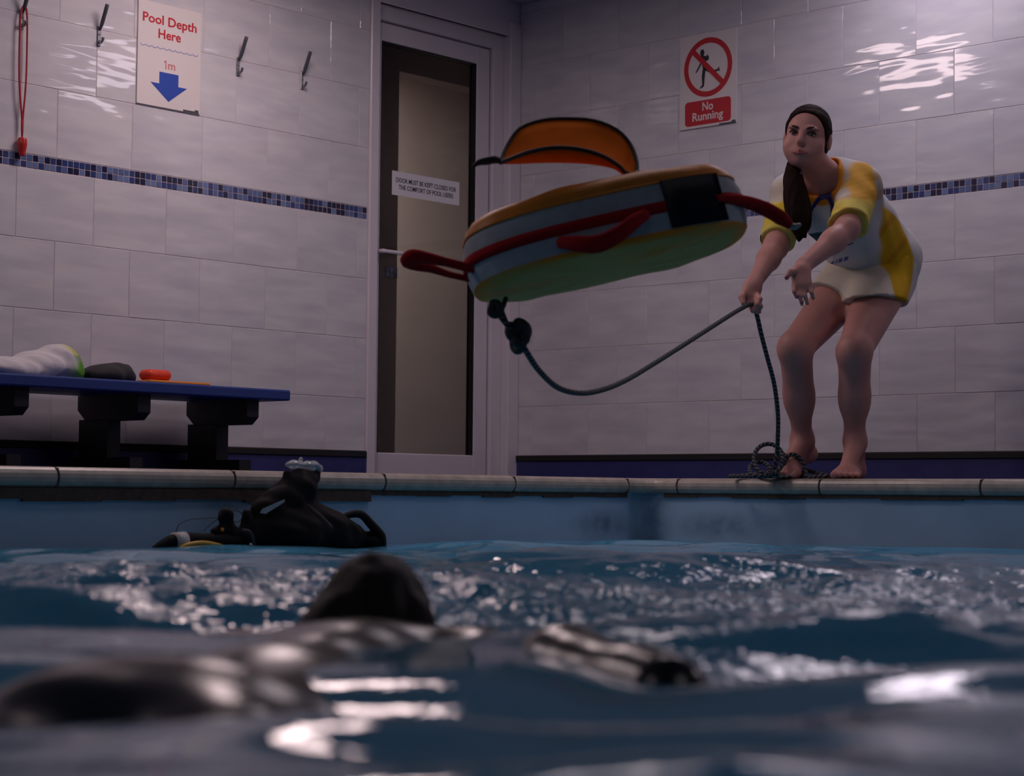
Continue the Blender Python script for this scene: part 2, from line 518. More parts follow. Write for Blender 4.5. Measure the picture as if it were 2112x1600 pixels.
M = {
    'tile': tile_material(),
    'grout': mat('grout', srgb(200, 184, 186), 0.9, noise=0.15, nscale=30),
    'farwall': mat('plain_tiled_wall', srgb(190, 184, 194), 0.4, noise=0.05, nscale=4),
    'ceiling': mat('ceiling_paint', srgb(185, 180, 182), 0.8, noise=0.04, nscale=6),
    'deck': mat('deck_vinyl', srgb(40, 44, 92), 0.6, noise=0.1, nscale=40),
    'vinyl': mat('blue_vinyl', srgb(48, 52, 110), 0.45, noise=0.12, nscale=14),
    'blackstrip': mat('black_rubber_strip', srgb(24, 22, 24), 0.7, noise=0.2, nscale=40),
    'coping': mat('stone_coping', srgb(168, 158, 146), 0.35, noise=0.18, nscale=26, bump=0.15, bscale=90),
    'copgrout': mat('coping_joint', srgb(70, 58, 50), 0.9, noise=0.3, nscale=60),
    'pool': mat('pool_paint', srgb(152, 182, 206), 0.45, noise=0.06, nscale=5),
    'upvc': mat('white_upvc', srgb(212, 205, 212), 0.3, noise=0.02, nscale=6),
    'gasket': mat('black_gasket', srgb(22, 24, 30), 0.6),
    'glass': glass_material('door_glass', (0.80, 0.78, 0.76)),
    'corr': mat('beige_corridor_wall', srgb(178, 166, 160), 0.8, noise=0.05, nscale=3),
    'corr2': mat('taupe_corridor_pier', srgb(122, 110, 106), 0.8, noise=0.05, nscale=3),
    'paper': mat('white_notice_card', srgb(228, 226, 232), 0.6),
    'ink': mat('black_ink', srgb(30, 28, 36), 0.6),
    'signwhite': mat('sign_white_plastic', srgb(222, 214, 212), 0.35, noise=0.02, nscale=5),
    'signred': mat('sign_red', srgb(190, 28, 42), 0.4),
    'signpink': mat('sign_faded_red', srgb(205, 120, 125), 0.4),
    'signblue': mat('sign_blue', srgb(38, 72, 170), 0.4),
    'signpale': mat('sign_pale_blue', srgb(140, 145, 195), 0.4),
    'black': mat('sign_black', srgb(24, 26, 34), 0.5),
    'steel': mat('brushed_steel', srgb(150, 150, 155), 0.3, metal=0.9),
    'rubber': mat('dark_grey_rubber', srgb(70, 72, 80), 0.6),
    'redcord': mat('red_cord', srgb(170, 40, 48), 0.7, bump=0.3, bscale=300),
    'redplastic': mat('red_plastic', srgb(190, 40, 36), 0.35),
    'benchblue': mat('blue_bench_board', srgb(44, 66, 132), 0.5, spec=0.3, noise=0.08, nscale=10),
    'benchleg': mat('black_bench_leg', srgb(26, 27, 32), 0.6, noise=0.15, nscale=12),
    'orangefoam': mat('orange_foam', srgb(205, 120, 30), 0.7, noise=0.1, nscale=40),
    'redfoam': mat('red_orange_float', srgb(225, 62, 30), 0.5, noise=0.08, nscale=30),
    'blackcloth': mat('black_cloth', srgb(44, 42, 46), 0.85, noise=0.2, nscale=25, bump=0.4, bscale=40),
    'bagorange': mat('bag_orange_panel', srgb(214, 132, 40), 0.45, spec=0.3, noise=0.08, nscale=30, bump=0.12, bscale=60),
    'baggrey': mat('bag_grey_side', srgb(176, 182, 186), 0.7, spec=0.2, noise=0.08, nscale=40, bump=0.2, bscale=40),
    'bagblack': mat('bag_black_patch', srgb(30, 32, 40), 0.8, spec=0.1, noise=0.2, nscale=30),
    'binding': mat('black_binding', srgb(26, 25, 32), 0.7),
    'flaporange': mat('flap_orange_fabric', srgb(226, 112, 26), 0.85, spec=0.05, noise=0.08, nscale=18),
    'webbing': mat('red_webbing', srgb(165, 30, 36), 0.85, spec=0.1, noise=0.1, nscale=80),
    'clip': mat('grey_clip', srgb(150, 148, 150), 0.4, metal=0.5),
    'rope': rope_material(),
    'ropedark': mat('wet_dark_rope', srgb(36, 50, 58), 0.7, noise=0.35, nscale=120, bump=0.4, bscale=220),
    'skin': mat('skin', srgb(192, 138, 129), 0.5, spec=0.35, noise=0.06, nscale=14, sss=0.15),
    'hair': mat('dark_brown_hair', srgb(36, 23, 19), 0.7, spec=0.06, noise=0.3, nscale=30, bump=0.5, bscale=30, stretch=(6, 6, 1)),
    'eye': mat('eye_white', srgb(150, 138, 136), 0.3),
    'iris': mat('dark_iris', srgb(36, 26, 24), 0.2),
    'brow': mat('eyebrow_hair', srgb(72, 50, 46), 0.9, spec=0.1),
    'lip': mat('lips', srgb(165, 92, 92), 0.45),
    'nail': mat('nail', srgb(150, 80, 95), 0.3),
    'shirt': dyed('tie_dyed_tshirt'),
    'shorts': dyed('cream_and_yellow_shorts'),
    'wethair': mat('wet_dark_hair', srgb(24, 18, 17), 0.5, spec=0.2, noise=0.4, nscale=40, bump=0.6, bscale=40, stretch=(5, 5, 1)),
    'wetsuit': mat('black_wetsuit', srgb(24, 20, 21), 0.22, noise=0.2, nscale=20, bump=0.06, bscale=30),
    'kit': mat('black_dive_nylon', srgb(15, 15, 18), 0.7, spec=0.15, noise=0.3, nscale=30, bump=0.4, bscale=50),
    'kitgrey': mat('dark_grey_webbing', srgb(58, 54, 54), 0.7, noise=0.2, nscale=60),
    'yellowhose': mat('yellow_hose', srgb(200, 150, 30), 0.4),
    'kitwhite': mat('grey_white_band', srgb(190, 186, 188), 0.5, noise=0.12, nscale=40),
    'clear': mat('milky_clear_plastic', srgb(205, 212, 212), 0.15, spec=0.8),
    'housing': mat('white_lamp_housing', srgb(225, 225, 225), 0.4),
    'towelwhite': dyed('white_green_towel', 0.9, 0.5, 45),
    'stain': mat('grime_stain', srgb(62, 72, 78), 0.8, noise=0.3, nscale=30),
    'water': water_material(),
}
MOS = [mat('mosaic_navy', srgb(26, 28, 64), 0.12, spec=0.6), mat('mosaic_blue', srgb(46, 62, 116), 0.12, spec=0.6),
       mat('mosaic_steel_blue', srgb(86, 104, 148), 0.12, spec=0.6), mat('mosaic_pale_blue', srgb(106, 124, 164), 0.12, spec=0.6)]
see_through(M['clear'], 0.45)

# ------------------------------------------------------------------ the setting
def local_matrix(rz):
    return Matrix.Translation(Vector((CX, CY, 0))) @ Matrix.Rotation(rz, 4, 'Z')


def lobj(name, data, mt, rz=None, parent=None, smooth=False):
    """object from wall-frame coordinates (origin at the room corner)"""
    me = mesh(name, data[0], data[1], smooth)
    return link(name, me, mt, parent, None if parent is not None else local_matrix(rz))


ROOM = 8.6
# walls: backing slabs with tiles set on them
wall_left = lobj('wall_left', join(box(-ROOM, -0.936, 0.0015, 0.16, -0.05, CEIL), box(-0.936, 0.2, 0.003, 0.16, 2.25, CEIL)), M['grout'], ROT_L)
tag(wall_left, 'white tiled wall with blue mosaic band left of the glass door', kind='structure')
wall_right = lobj('wall_right', box(0, ROOM, 0.0015, 0.16, -0.05, CEIL), M['grout'], ROT_R)
tag(wall_right, 'white tiled wall with blue mosaic band behind the standing person', kind='structure')
for nm, rz, b in (('wall_back', ROT_R, box(ROOM, ROOM + 0.15, -ROOM, 0.2, -0.05, CEIL)), ('wall_side', ROT_R, box(-0.15, ROOM, -ROOM - 0.15, -ROOM, -0.05, CEIL))):
    tag(lobj(nm, b, M['farwall'], rz), kind='structure')
ceiling = lobj('ceiling', box(-0.2, ROOM, -ROOM, 0.2, CEIL, CEIL + 0.1), M['ceiling'], ROT_R)
tag(ceiling, 'pale painted ceiling over the pool hall', kind='structure')

tile_cache = {}


def tile_mesh(w, h):
    key = (round(w, 3), round(h, 3))
    if key not in tile_cache:
        V, Fc = box(-w / 2, w / 2, 0.0, 0.007, -h / 2, h / 2, 0.0014)
        me = mesh('tile', V, Fc, False); me.materials.append(M['tile'])
        tile_cache[key] = me
    return tile_cache[key]


rows = []
for k in range(4):
    top = MB - 0.0015 - k * 0.252
    rows.append((max(top - 0.25, 0.300), top, 1 if k % 2 == 0 else 0))
for k in range(5):
    bot = MB + 0.0515 + k * 0.252
    rows.append((bot, min(bot + 0.25, CEIL - 0.001), 0 if k % 2 == 0 else 1))
TW, TJ = 0.33, 0.0022
for wall, sgn, offs, s_min, s_max in ((wall_left, -1, (0.1736, 0.0086), 0.942, 3.65), (wall_right, 1, (0.0975, 0.2625), 0.002, 3.45)):
    for z0, z1, ph in rows:
        if z1 - z0 < 0.02: continue
        s = offs[ph] - TW
        while s < s_max:
            a, b = max(s, s_min), s + TW - TJ
            s += TW
            if b - a < 0.012: continue
            me = tile_mesh(b - a, z1 - z0)
            mm = Matrix.Translation(Vector((sgn * (a + b) / 2, 0.0, (z0 + z1) / 2))) @ Matrix.Rotation(random.gauss(0, 0.0016), 4, 'X') @ Matrix.Rotation(random.gauss(0, 0.0016), 4, 'Z')
            link('tile', me, None, wall, mm)
# mosaic band: two rows of small glass squares
mos_me = []
for m_ in MOS:
    V, Fc = box(-0.0115, 0.0115, 0, 0.006, -0.0115, 0.0115, 0.0012)
    me = mesh('mosaic_tile', V, Fc, False); me.materials.append(m_); mos_me.append(me)
for wall, sgn, s_min, n in ((wall_left, -1, 0.945, 96), (wall_right, 1, 0.004, 126)):
    for i in range(n):
        for r in range(2):
            k = random.choices(range(4), (0.30, 0.28, 0.27, 0.15))[0]
            link('mosaic_tile', mos_me[k], None, wall, Matrix.Translation(Vector((sgn * (s_min + 0.0122 + i * 0.0248), random.uniform(-0.0004, 0.0006), MB + 0.0125 + r * 0.025))))

# skirting upstand in blue vinyl with a black capping strip
for nm, rz, x0, x1, lb in (('baseboard_left', ROT_L, -ROOM, -0.94, 'blue vinyl skirting with black capping under the left wall'),
                           ('baseboard_right', ROT_R, 0.0, ROOM, 'blue vinyl skirting with black capping under the right wall')):
    o = lobj(nm, box(x0, x1, -0.012, 0.002, DECK, 0.306), M['vinyl'], rz)
    tag(o, lb, kind='structure')
    c = lobj('capping_strip', box(x0, x1, -0.018, 0.002, 0.304, 0.333, 0.004), M['blackstrip'], None, o)

# deck, pool edge stones, basin   (frame: +x along the right wall, -y along the left wall)
PU, PV = 1.530, 0.984
PUF, PVF = 7.9, 7.9
CW = 0.14
dk = [box(0, PU - CW, -ROOM, 0, 0.10, DECK), box(PU - CW, ROOM, -(PV - CW), 0, 0.10, DECK),
      box(PUF, ROOM, -ROOM, -(PV - CW), 0.10, DECK), box(PU - CW, PUF, -ROOM, -PVF, 0.10, DECK)]
floor = lobj('floor', join(*dk), M['deck'], ROT_R)
tag(floor, 'dark blue pool deck floor around the water', kind='structure')

coping = empty('pool_coping', (CX, CY, 0), ROT_R)
tag(coping, 'row of rounded beige stone coping along the pool edge', kind='structure')


def nose_profile():
    # (distance towards the water, z): flat top, bullnose front, flat underside
    pts = [(-CW, 0.163), (-CW, DECK)]
    r = (DECK - 0.163) / 2
    for i in range(9):
        a = math.pi / 2 - math.pi * i / 8
        pts.append((-0.004 + r * 0.9 * math.cos(a), 0.163 + r + r * math.sin(a)))
    return pts


PROF = nose_profile()


def sweep(path):
    """profile swept along points (x, y, nx, ny) where n points to the water"""
    n = len(PROF); V = []; Fc = []
    for x, y, nx, ny in path:
        for d, z in PROF: V.append((x + nx * d, y + ny * d, z))
    for i in range(len(path) - 1):
        for k in range(n):
            Fc.append([i * n + k, i * n + (k + 1) % n, (i + 1) * n + (k + 1) % n, (i + 1) * n + k])
    Fc += [list(range(n)), [(len(path) - 1) * n + k for k in range(n - 1, -1, -1)]]
    return np.array(V), Fc


G = 0.004
for i in range(10):
    a, b = 0.106 + 0.6 * i, 0.106 + 0.6 * (i + 1)
    if a < PVF - PV: lobj('coping_stone', sweep([(PU, -(PV + a + G), 1, 0), (PU, -(PV + b - G), 1, 0)]), M['coping'], None, coping)
    a, b = 0.168 + 0.6 * i, 0.168 + 0.6 * (i + 1)
    if a < PUF - PU: lobj('coping_stone', sweep([(PU + a + G, -PV, 0, -1), (PU + b - G, -PV, 0, -1)]), M['coping'], None, coping)
R0 = 0.10
arc = [(PU, -(PV + 0.106 - G), 1, 0)]
for i in range(9):
    t = math.pi / 2 * i / 8
    arc.append((PU + R0 - R0 * math.cos(t), -(PV + R0) + R0 * math.sin(t), math.cos(t), -math.sin(t)))
arc.append((PU + 0.168 - G, -PV, 0, -1))
lobj('coping_stone', sweep(arc), M['coping'], None, coping)
# dark joint filler behind the gaps and the bedding mortar below the stones
jl = []
for i in range(10):
    a = 0.106 + 0.6 * i; jl.append(box(PU - CW, PU + 0.014, -(PV + a + G), -(PV + a - G), 0.166, DECK - 0.003))
    a = 0.168 + 0.6 * i; jl.append(box(PU + a - G, PU + a + G, -PV - 0.014, -PV + CW, 0.166, DECK - 0.003))
lobj('joint_filler', join(*jl), M['copgrout'], None, coping)
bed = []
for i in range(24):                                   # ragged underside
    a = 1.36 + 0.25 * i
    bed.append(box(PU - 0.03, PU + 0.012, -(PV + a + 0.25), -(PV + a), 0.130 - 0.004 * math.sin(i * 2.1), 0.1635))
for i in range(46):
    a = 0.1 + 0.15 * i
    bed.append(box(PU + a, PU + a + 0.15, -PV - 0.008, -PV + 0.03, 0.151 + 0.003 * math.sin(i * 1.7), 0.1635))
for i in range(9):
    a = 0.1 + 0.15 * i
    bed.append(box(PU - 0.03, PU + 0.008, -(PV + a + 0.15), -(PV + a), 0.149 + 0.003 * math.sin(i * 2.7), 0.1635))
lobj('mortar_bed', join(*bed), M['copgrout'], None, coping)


def pool_wall():
    # basin lining with a rounded inner corner
    R = 0.07
    loop = [(PU, -PVF)]
    for i in range(9):
        t = math.pi / 2 * i / 8
        loop.append((PU + R - R * math.cos(t), -(PV + R) + R * math.sin(t)))
    loop += [(PUF, -PV), (PUF, -PVF)]
    n = len(loop)
    V = [(x, y, 0.165) for x, y in loop] + [(x, y, -1.15) for x, y in loop]
    Fc = [[i, (i + 1) % n, (i + 1) % n + n, i + n] for i in range(n)] + [list(range(n, 2 * n))]
    return np.array(V), Fc


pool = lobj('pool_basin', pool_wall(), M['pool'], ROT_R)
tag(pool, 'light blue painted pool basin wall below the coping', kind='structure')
# grime smudges either side of the pool's inner corner, darker stripe in it
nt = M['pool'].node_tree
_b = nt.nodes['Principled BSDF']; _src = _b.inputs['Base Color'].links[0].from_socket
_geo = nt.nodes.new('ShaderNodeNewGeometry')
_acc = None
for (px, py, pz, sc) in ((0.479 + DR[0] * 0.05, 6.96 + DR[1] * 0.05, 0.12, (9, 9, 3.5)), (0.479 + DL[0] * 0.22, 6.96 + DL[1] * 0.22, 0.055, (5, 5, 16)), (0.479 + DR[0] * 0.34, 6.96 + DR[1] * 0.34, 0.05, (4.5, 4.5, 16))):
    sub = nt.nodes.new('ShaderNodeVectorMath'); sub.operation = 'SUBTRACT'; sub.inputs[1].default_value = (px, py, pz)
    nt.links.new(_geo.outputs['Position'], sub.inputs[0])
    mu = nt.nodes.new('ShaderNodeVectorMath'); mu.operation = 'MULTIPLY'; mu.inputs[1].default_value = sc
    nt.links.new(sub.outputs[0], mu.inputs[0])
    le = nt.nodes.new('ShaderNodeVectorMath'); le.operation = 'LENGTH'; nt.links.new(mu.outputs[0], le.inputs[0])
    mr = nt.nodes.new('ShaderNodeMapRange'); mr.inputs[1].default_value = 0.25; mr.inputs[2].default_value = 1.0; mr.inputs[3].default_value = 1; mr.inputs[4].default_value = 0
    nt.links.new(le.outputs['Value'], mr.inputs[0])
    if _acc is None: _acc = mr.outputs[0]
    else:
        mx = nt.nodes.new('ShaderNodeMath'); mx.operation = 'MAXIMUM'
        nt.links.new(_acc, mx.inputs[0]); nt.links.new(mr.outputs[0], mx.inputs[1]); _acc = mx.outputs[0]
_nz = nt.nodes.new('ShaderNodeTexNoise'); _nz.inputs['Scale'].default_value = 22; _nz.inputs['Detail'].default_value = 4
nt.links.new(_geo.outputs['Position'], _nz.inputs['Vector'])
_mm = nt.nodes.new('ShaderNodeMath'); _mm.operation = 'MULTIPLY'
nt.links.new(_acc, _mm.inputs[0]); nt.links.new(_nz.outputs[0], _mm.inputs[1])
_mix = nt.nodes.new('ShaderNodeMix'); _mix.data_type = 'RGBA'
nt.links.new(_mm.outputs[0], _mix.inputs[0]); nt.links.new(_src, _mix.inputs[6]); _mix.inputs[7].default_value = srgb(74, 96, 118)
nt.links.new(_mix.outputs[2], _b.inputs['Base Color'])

# ------------------------------------------------------------------ glass door in its frame
door = empty('door_1', (CX, CY, 0), ROT_L)
tag(door, 'white framed glass door with a notice, in the corner', kind='structure')
fr = lobj('frame', join(box(-0.938, -0.886, -0.010, 0.09, DECK, 2.412, 0.004), box(-0.886, -0.075, 0.030, 0.10, 2.186, 2.252, 0.003),
                        box(-0.145, -0.076, 0.028, 0.10, DECK, 2.19, 0.003)), M['upvc'], None, door)
lobj('head_panel', box(-0.886, 0.0, 0.0, 0.02, 2.25, 2.412, 0.002), M['upvc'], None, door)
lobj('corner_post', box(-0.076, -0.001, -0.014, 0.05, DECK, 2.317, 0.006, 2), M['upvc'], None, door)
leaf = empty('door_leaf', (0, 0, 0)); leaf.parent = door; MATW[leaf] = MATW[door].copy()
lx0, lx1, gx0, gx1, gz0, gz1 = -0.884, -0.151, -0.826, -0.238, 0.329, 2.100
for nm, b in (('stile', box(lx0, gx0, 0.044, 0.095, 0.226, 2.181, 0.004)), ('stile', box(gx1, lx1, 0.044, 0.095, 0.226, 2.181, 0.004)),
              ('rail', box(gx0, gx1, 0.044, 0.095, 0.226, gz0, 0.004)), ('rail', box(gx0, gx1, 0.044, 0.095, gz1, 2.181, 0.004))):
    lobj(nm, b, M['upvc'], None, leaf)
lobj('gasket', join(box(gx1 - 0.004, gx1 + 0.001, 0.047, 0.086, gz0, gz1), box(gx0 - 0.001, gx0 + 0.004, 0.047, 0.086, gz0, gz1),
                    box(gx0, gx1, 0.047, 0.086, gz1 - 0.004, gz1 + 0.001), box(lx1, -0.145, 0.06, 0.09, DECK, 2.186), box(lx0, lx1, 0.06, 0.09, 2.181, 2.187)), M['gasket'], None, leaf)
lobj('glass_pane', box(gx0, gx1, 0.070, 0.074, gz0, gz1), M['glass'], None, leaf)
lobj('handle', join(box(-0.872, -0.838, 0.036, 0.045, 1.055, 1.215, 0.004), box(-0.866, -0.848, -0.020, 0.040, 1.174, 1.192, 0.005),
                    box(-0.866, -0.735, -0.026, -0.010, 1.174, 1.190, 0.006, 2)), M['upvc'], None, leaf)
notice = lobj('door_notice', box(-0.735, -0.318, 0.0685, 0.0698, 1.447, 1.552), M['paper'], ROT_L)
tag(notice, 'white printed notice card stuck to the glass door', 'notice')
MATW[notice] = local_matrix(ROT_L)
tv, tf = text_data('DOOR MUST BE KEPT CLOSED FOR\nTHE COMFORT OF POOL USERS', 0.0285, bold=0.0004, depth=0.0003, line=1.05)
tv[:, 0] *= 0.372 / (tv[:, 0].max() - tv[:, 0].min())
lobj('lettering', (tv + np.array([-0.5265, 0.0682, 1.4995 - (tv[:, 2].max() + tv[:, 2].min()) / 2]), tf), M['ink'], None, notice)

# corridor behind the door
cor = lobj('wall_corridor', join(box(-1.7, 2.5, 1.3, 1.4, 0, CEIL), box(-1.75, -1.65, 0.16, 1.35, 0, CEIL), box(2.4, 2.5, 0.16, 1.35, 0, CEIL)), M['corr'], ROT_L)
tag(cor, 'beige corridor wall seen through the door glass', kind='structure')
pier = lobj('wall_corridor_pier', join(box(-1.65, -0.285, 0.50, 0.60, 0, CEIL), box(-0.285, 2.4, 0.50, 0.60, 2.125, CEIL)), M['corr2'], ROT_L)
tag(pier, 'taupe pier and lintel inside the corridor', kind='structure')
for i in range(3):
    for r in range(2):
        link('mosaic_tile', mos_me[1 + (i + r) % 3], None, pier, Matrix.Translation(Vector((-0.298 - i * 0.025, 0.494, 1.165 + r * 0.025))))
tag(lobj('floor_corridor', box(-1.7, 2.5, 0.16, 1.35, 0.15, DECK), M['deck'], ROT_L), kind='structure')
tag(lobj('ceiling_corridor', box(-1.7, 2.5, 0.16, 1.35, CEIL, CEIL + 0.05), M['ceiling'], ROT_L), kind='structure')


# ------------------------------------------------------------------ ceiling fittings and added fill lamps
def ceiling_light(x, y, z, rz, w, d, strength, tint, label):
    r = empty('ceiling_light', (x, y, z - 0.05), rz)
    tag(r, label, 'ceiling light', 'square light fittings on the ceiling')
    t = 0.02
    link('housing', mesh('housing', *join(box(-w / 2 - t, w / 2 + t, -d / 2 - t, -d / 2, 0, 0.05), box(-w / 2 - t, w / 2 + t, d / 2, d / 2 + t, 0, 0.05),
                                          box(-w / 2 - t, -w / 2, -d / 2, d / 2, 0, 0.05), box(w / 2, w / 2 + t, -d / 2, d / 2, 0, 0.05)), smooth=False), M['housing'], r)
    link('diffuser', mesh('diffuser', *box(-w / 2, w / 2, -d / 2, d / 2, 0.008, 0.04), smooth=False), emit('lit_diffuser', tint, strength), r)


LL = ['square ceiling light above the standing person', 'square ceiling light above the blue bench', 'square ceiling light above the right side of the pool',
      'square ceiling light above the left side of the pool', 'added square fill light over the middle of the water', 'added square fill light behind and right of the viewer', 'added square fill light behind and left of the viewer']
for (x, y, e, t), lb in zip(LAMPS, LL):
    ceiling_light(x, y, CEIL, ROT_R, 0.6, 0.6, e, t, lb)
_p = np.array([CX, CY]) + DL * 0.55 - DR * 0.95  # unseen lamp behind the pier, added to brighten the corridor
ceiling_light(_p[0], _p[1], CEIL, ROT_L, 0.5, 0.5, 60.0, (1.0, 0.92, 0.90), 'added unseen light inside the corridor behind the door')

# ------------------------------------------------------------------ wall signs
def sign_root(name, rz, x, z, label):
    n = DR if rz == ROT_L else DL
    s = abs(x)
    d = DL if rz == ROT_L else DR
    p = np.array([CX, CY]) + d * s
    r = empty(name, (p[0], p[1], z), rz)
    return tag(r, label, 'sign')


def flat(name, poly, mt, parent, y=-0.0042, t=0.0006):
    V, Fc = prism(poly, y - t, y)
    return link(name, mesh(name, V, Fc, False), mt, parent)


def ring(cx, cz, r0, r1, n=40):
    V = []; Fc = []
    for i in range(n):
        a = 2 * math.pi * i / n
        for r in (r0, r1):
            for y in (-0.0048, -0.0042): V.append((cx + r * math.cos(a), y, cz + r * math.sin(a)))
    for i in range(n):
        j = (i + 1) % n; a, b = 4 * i, 4 * j
        Fc += [[a, a + 2, b + 2, b], [a + 2, a + 3, b + 3, b + 2], [a + 1, a, b, b + 1]]
    return np.array(V), Fc


def lettering(name, body, size, x, z, mt, parent, bold=0.0, width=None, y=-0.0044):
    V, Fc = text_data(body, size, bold, 0.0003)
    V = V - np.array([(V[:, 0].max() + V[:, 0].min()) / 2, 0, (V[:, 2].max() + V[:, 2].min()) / 2])
    if width: V[:, 0] *= width / (V[:, 0].max() - V[:, 0].min())
    return link(name, mesh(name, V + np.array([x, y, z]), Fc, False), mt, parent)


s1 = sign_root('pool_depth_sign', ROT_L, 1.99, 1.815, 'white pool depth sign with red words and a blue down arrow')
link('panel', mesh('panel', *box(-0.15, 0.15, -0.004, 0, -0.2, 0.2), smooth=False), M['signwhite'], s1)
lettering('lettering', 'Pool', 0.0500, -0.078, 0.137, M['signred'], s1, 0.0010, 0.098)
lettering('lettering', 'Depth', 0.0500, 0.060, 0.130, M['signred'], s1, 0.0010, 0.136)
lettering('lettering', 'Here', 0.0500, 0.0, 0.084, M['signred'], s1, 0.0010, 0.106)
lettering('lettering', 'm', 0.046, 0.012, -0.0365, M['signpink'], s1, 0.0006, 0.034)
flat('lettering', [(-0.0175, -0.048), (-0.0130, -0.048), (-0.0130, -0.0145), (-0.0165, -0.0145), (-0.0245, -0.0205), (-0.0245, -0.0250), (-0.0175, -0.0205)], M['signpink'], s1)
wv = []
for i in range(41):
    wv.append((-0.138 + 0.276 * i / 40, 0.032 + 0.006 * abs(math.sin(math.pi * i / 4)) ** 0.6 * -1))
flat('wave_line', [(x, z + 0.0015) for x, z in wv] + [(x, z - 0.0015) for x, z in wv[::-1]], M['signpale'], s1)
flat('arrow', [(-0.045, -0.062), (0.045, -0.062), (0.045, -0.108), (0.086, -0.108), (0.0, -0.172), (-0.086, -0.108), (-0.045, -0.108)], M['signblue'], s1)
flat('maker_mark', [(0.07, -0.1965), (0.145, -0.1965), (0.143, -0.184), (0.128, -0.184), (0.124, -0.190), (0.07, -0.190)], M['rubber'], s1)
flat('edge_line', [(-0.15, -0.2), (0.15, -0.2), (0.15, -0.1975), (-0.15, -0.1975)], M['rubber'], s1)
flat('edge_line', [(-0.15, -0.2), (-0.1482, -0.2), (-0.1482, 0.2), (-0.15, 0.2)], M['rubber'], s1)

s2 = sign_root('no_running_sign', ROT_R, 1.081, 1.907, 'no running sign with a red crossed circle over a runner')
link('panel', mesh('panel', *box(-0.148, 0.148, -0.004, 0, -0.2, 0.2), smooth=False), M['signwhite'], s2)
link('ring', mesh('ring', *ring(0.0, 0.055, 0.103, 0.126), smooth=False), M['signred'], s2)
c45 = 0.72
sx, sz = 0.105 * c45, 0.105 * 0.70
flat('slash', [(-sx - 0.008, 0.055 + sz - 0.008), (-sx + 0.008, 0.055 + sz + 0.008), (sx + 0.008, 0.055 - sz + 0.008), (sx - 0.008, 0.055 - sz - 0.008)], M['signred'], s2, -0.0050)
# runner pictogram (head, torso with arms, legs)
run = [[(-0.030 + 0.011 * math.cos(a), 0.120 + 0.015 * math.sin(a)) for a in np.linspace(0, 6.283, 14)[:-1]],
       [(-0.040, 0.108), (-0.026, 0.108), (-0.008, 0.102), (-0.002, 0.110), (0.006, 0.096), (0.002, 0.084), (-0.010, 0.083), (-0.004, 0.060), (-0.010, 0.048), (-0.026, 0.052), (-0.034, 0.080)],
       [(-0.034, 0.088), (-0.038, 0.082), (-0.056, 0.054), (-0.066, 0.040), (-0.060, 0.038), (-0.048, 0.052), (-0.030, 0.078)],
       [(-0.026, 0.056), (-0.008, 0.056), (-0.014, 0.034), (-0.020, -0.020), (-0.022, -0.026), (-0.044, -0.034), (-0.040, -0.026), (-0.030, -0.018), (-0.032, 0.020)],
       [(-0.020, 0.058), (-0.006, 0.056), (0.022, 0.036), (0.050, 0.040), (0.058, 0.050), (0.062, 0.028), (0.054, 0.032), (0.020, 0.024), (-0.018, 0.044)]]
V, Fc = join(*[prism(p, -0.0046, -0.0042) for p in run])
link('runner', mesh('runner', V, Fc, False), M['black'], s2)


def rrect(x0, x1, z0, z1, r, n=5):
    out = []
    for cx_, cz_, a0 in ((x1 - r, z1 - r, 0), (x0 + r, z1 - r, 90), (x0 + r, z0 + r, 180), (x1 - r, z0 + r, 270)):
        for i in range(n): out.append((cx_ + r * math.cos(math.radians(a0 + 90 * i / (n - 1))), cz_ + r * math.sin(math.radians(a0 + 90 * i / (n - 1)))))
    return out


flat('word_box', rrect(-0.120, 0.120, -0.187, -0.083, 0.016), M['signred'], s2)
lettering('lettering', 'No', 0.050, 0.0, -0.110, M['signwhite'], s2, 0.0008, 0.056, -0.0050)
lettering('lettering', 'Running', 0.050, 0.0, -0.156, M['signwhite'], s2, 0.0008, 0.160, -0.0050)
flat('maker_mark', [(0.06, -0.1975), (0.145, -0.1975), (0.143, -0.186), (0.126, -0.186), (0.122, -0.1925), (0.06, -0.1925)], M['rubber'], s2)
flat('edge_line', [(-0.148, -0.2), (0.148, -0.2), (0.148, -0.1978), (-0.148, -0.1978)], M['rubber'], s2)

# ------------------------------------------------------------------ coat hooks on the left wall
def make_hook(s, label):
    p = np.array([CX, CY]) + DL * s
    r = empty('coat_hook', (p[0], p[1], 1.80), ROT_L)
    tag(r, label, 'coat hook', 'coat hooks along the left wall')
    link('back_plate', mesh('back_plate', *box(-0.008, 0.008, -0.005, 0, 0.0, 0.075, 0.003), smooth=False), M['steel'], r)
    V, Fc, _, _ = tube(catmull([(0, -0.003, 0.062), (0, -0.012, 0.068), (0, -0.024, 0.090), (0, -0.052, 0.150)], 5), [0.004, 0.005, 0.0075, 0.0075], 8)
    link('upper_prong', mesh('upper_prong', V, Fc), M['rubber'], r)
    V, Fc, _, _ = tube(catmull([(0, -0.003, 0.020), (0, -0.014, 0.012), (0, -0.026, 0.020), (0, -0.028, 0.030)], 5), [0.0045, 0.0045, 0.005, 0.006], 8)
    link('lower_prong', mesh('lower_prong', V, Fc), M['steel'], r)
    V, Fc, _, _ = tube([(0, -0.0045, 0.045), (0, -0.0075, 0.045)], 0.0035, 8)
    link('screw', mesh('screw', V, Fc), M['clip'], r)
    return r


for s, lb in ((2.643, 'steel coat hook holding the red whistle cord'), (2.312, 'steel coat hook just left of the pool depth sign'),
              (1.652, 'steel coat hook just right of the pool depth sign'), (1.318, 'steel coat hook nearest the glass door')):
    make_hook(s, lb)

# whistle on a red cord, hung over the leftmost hook
hp = np.array([CX, CY]) + DL * 2.643


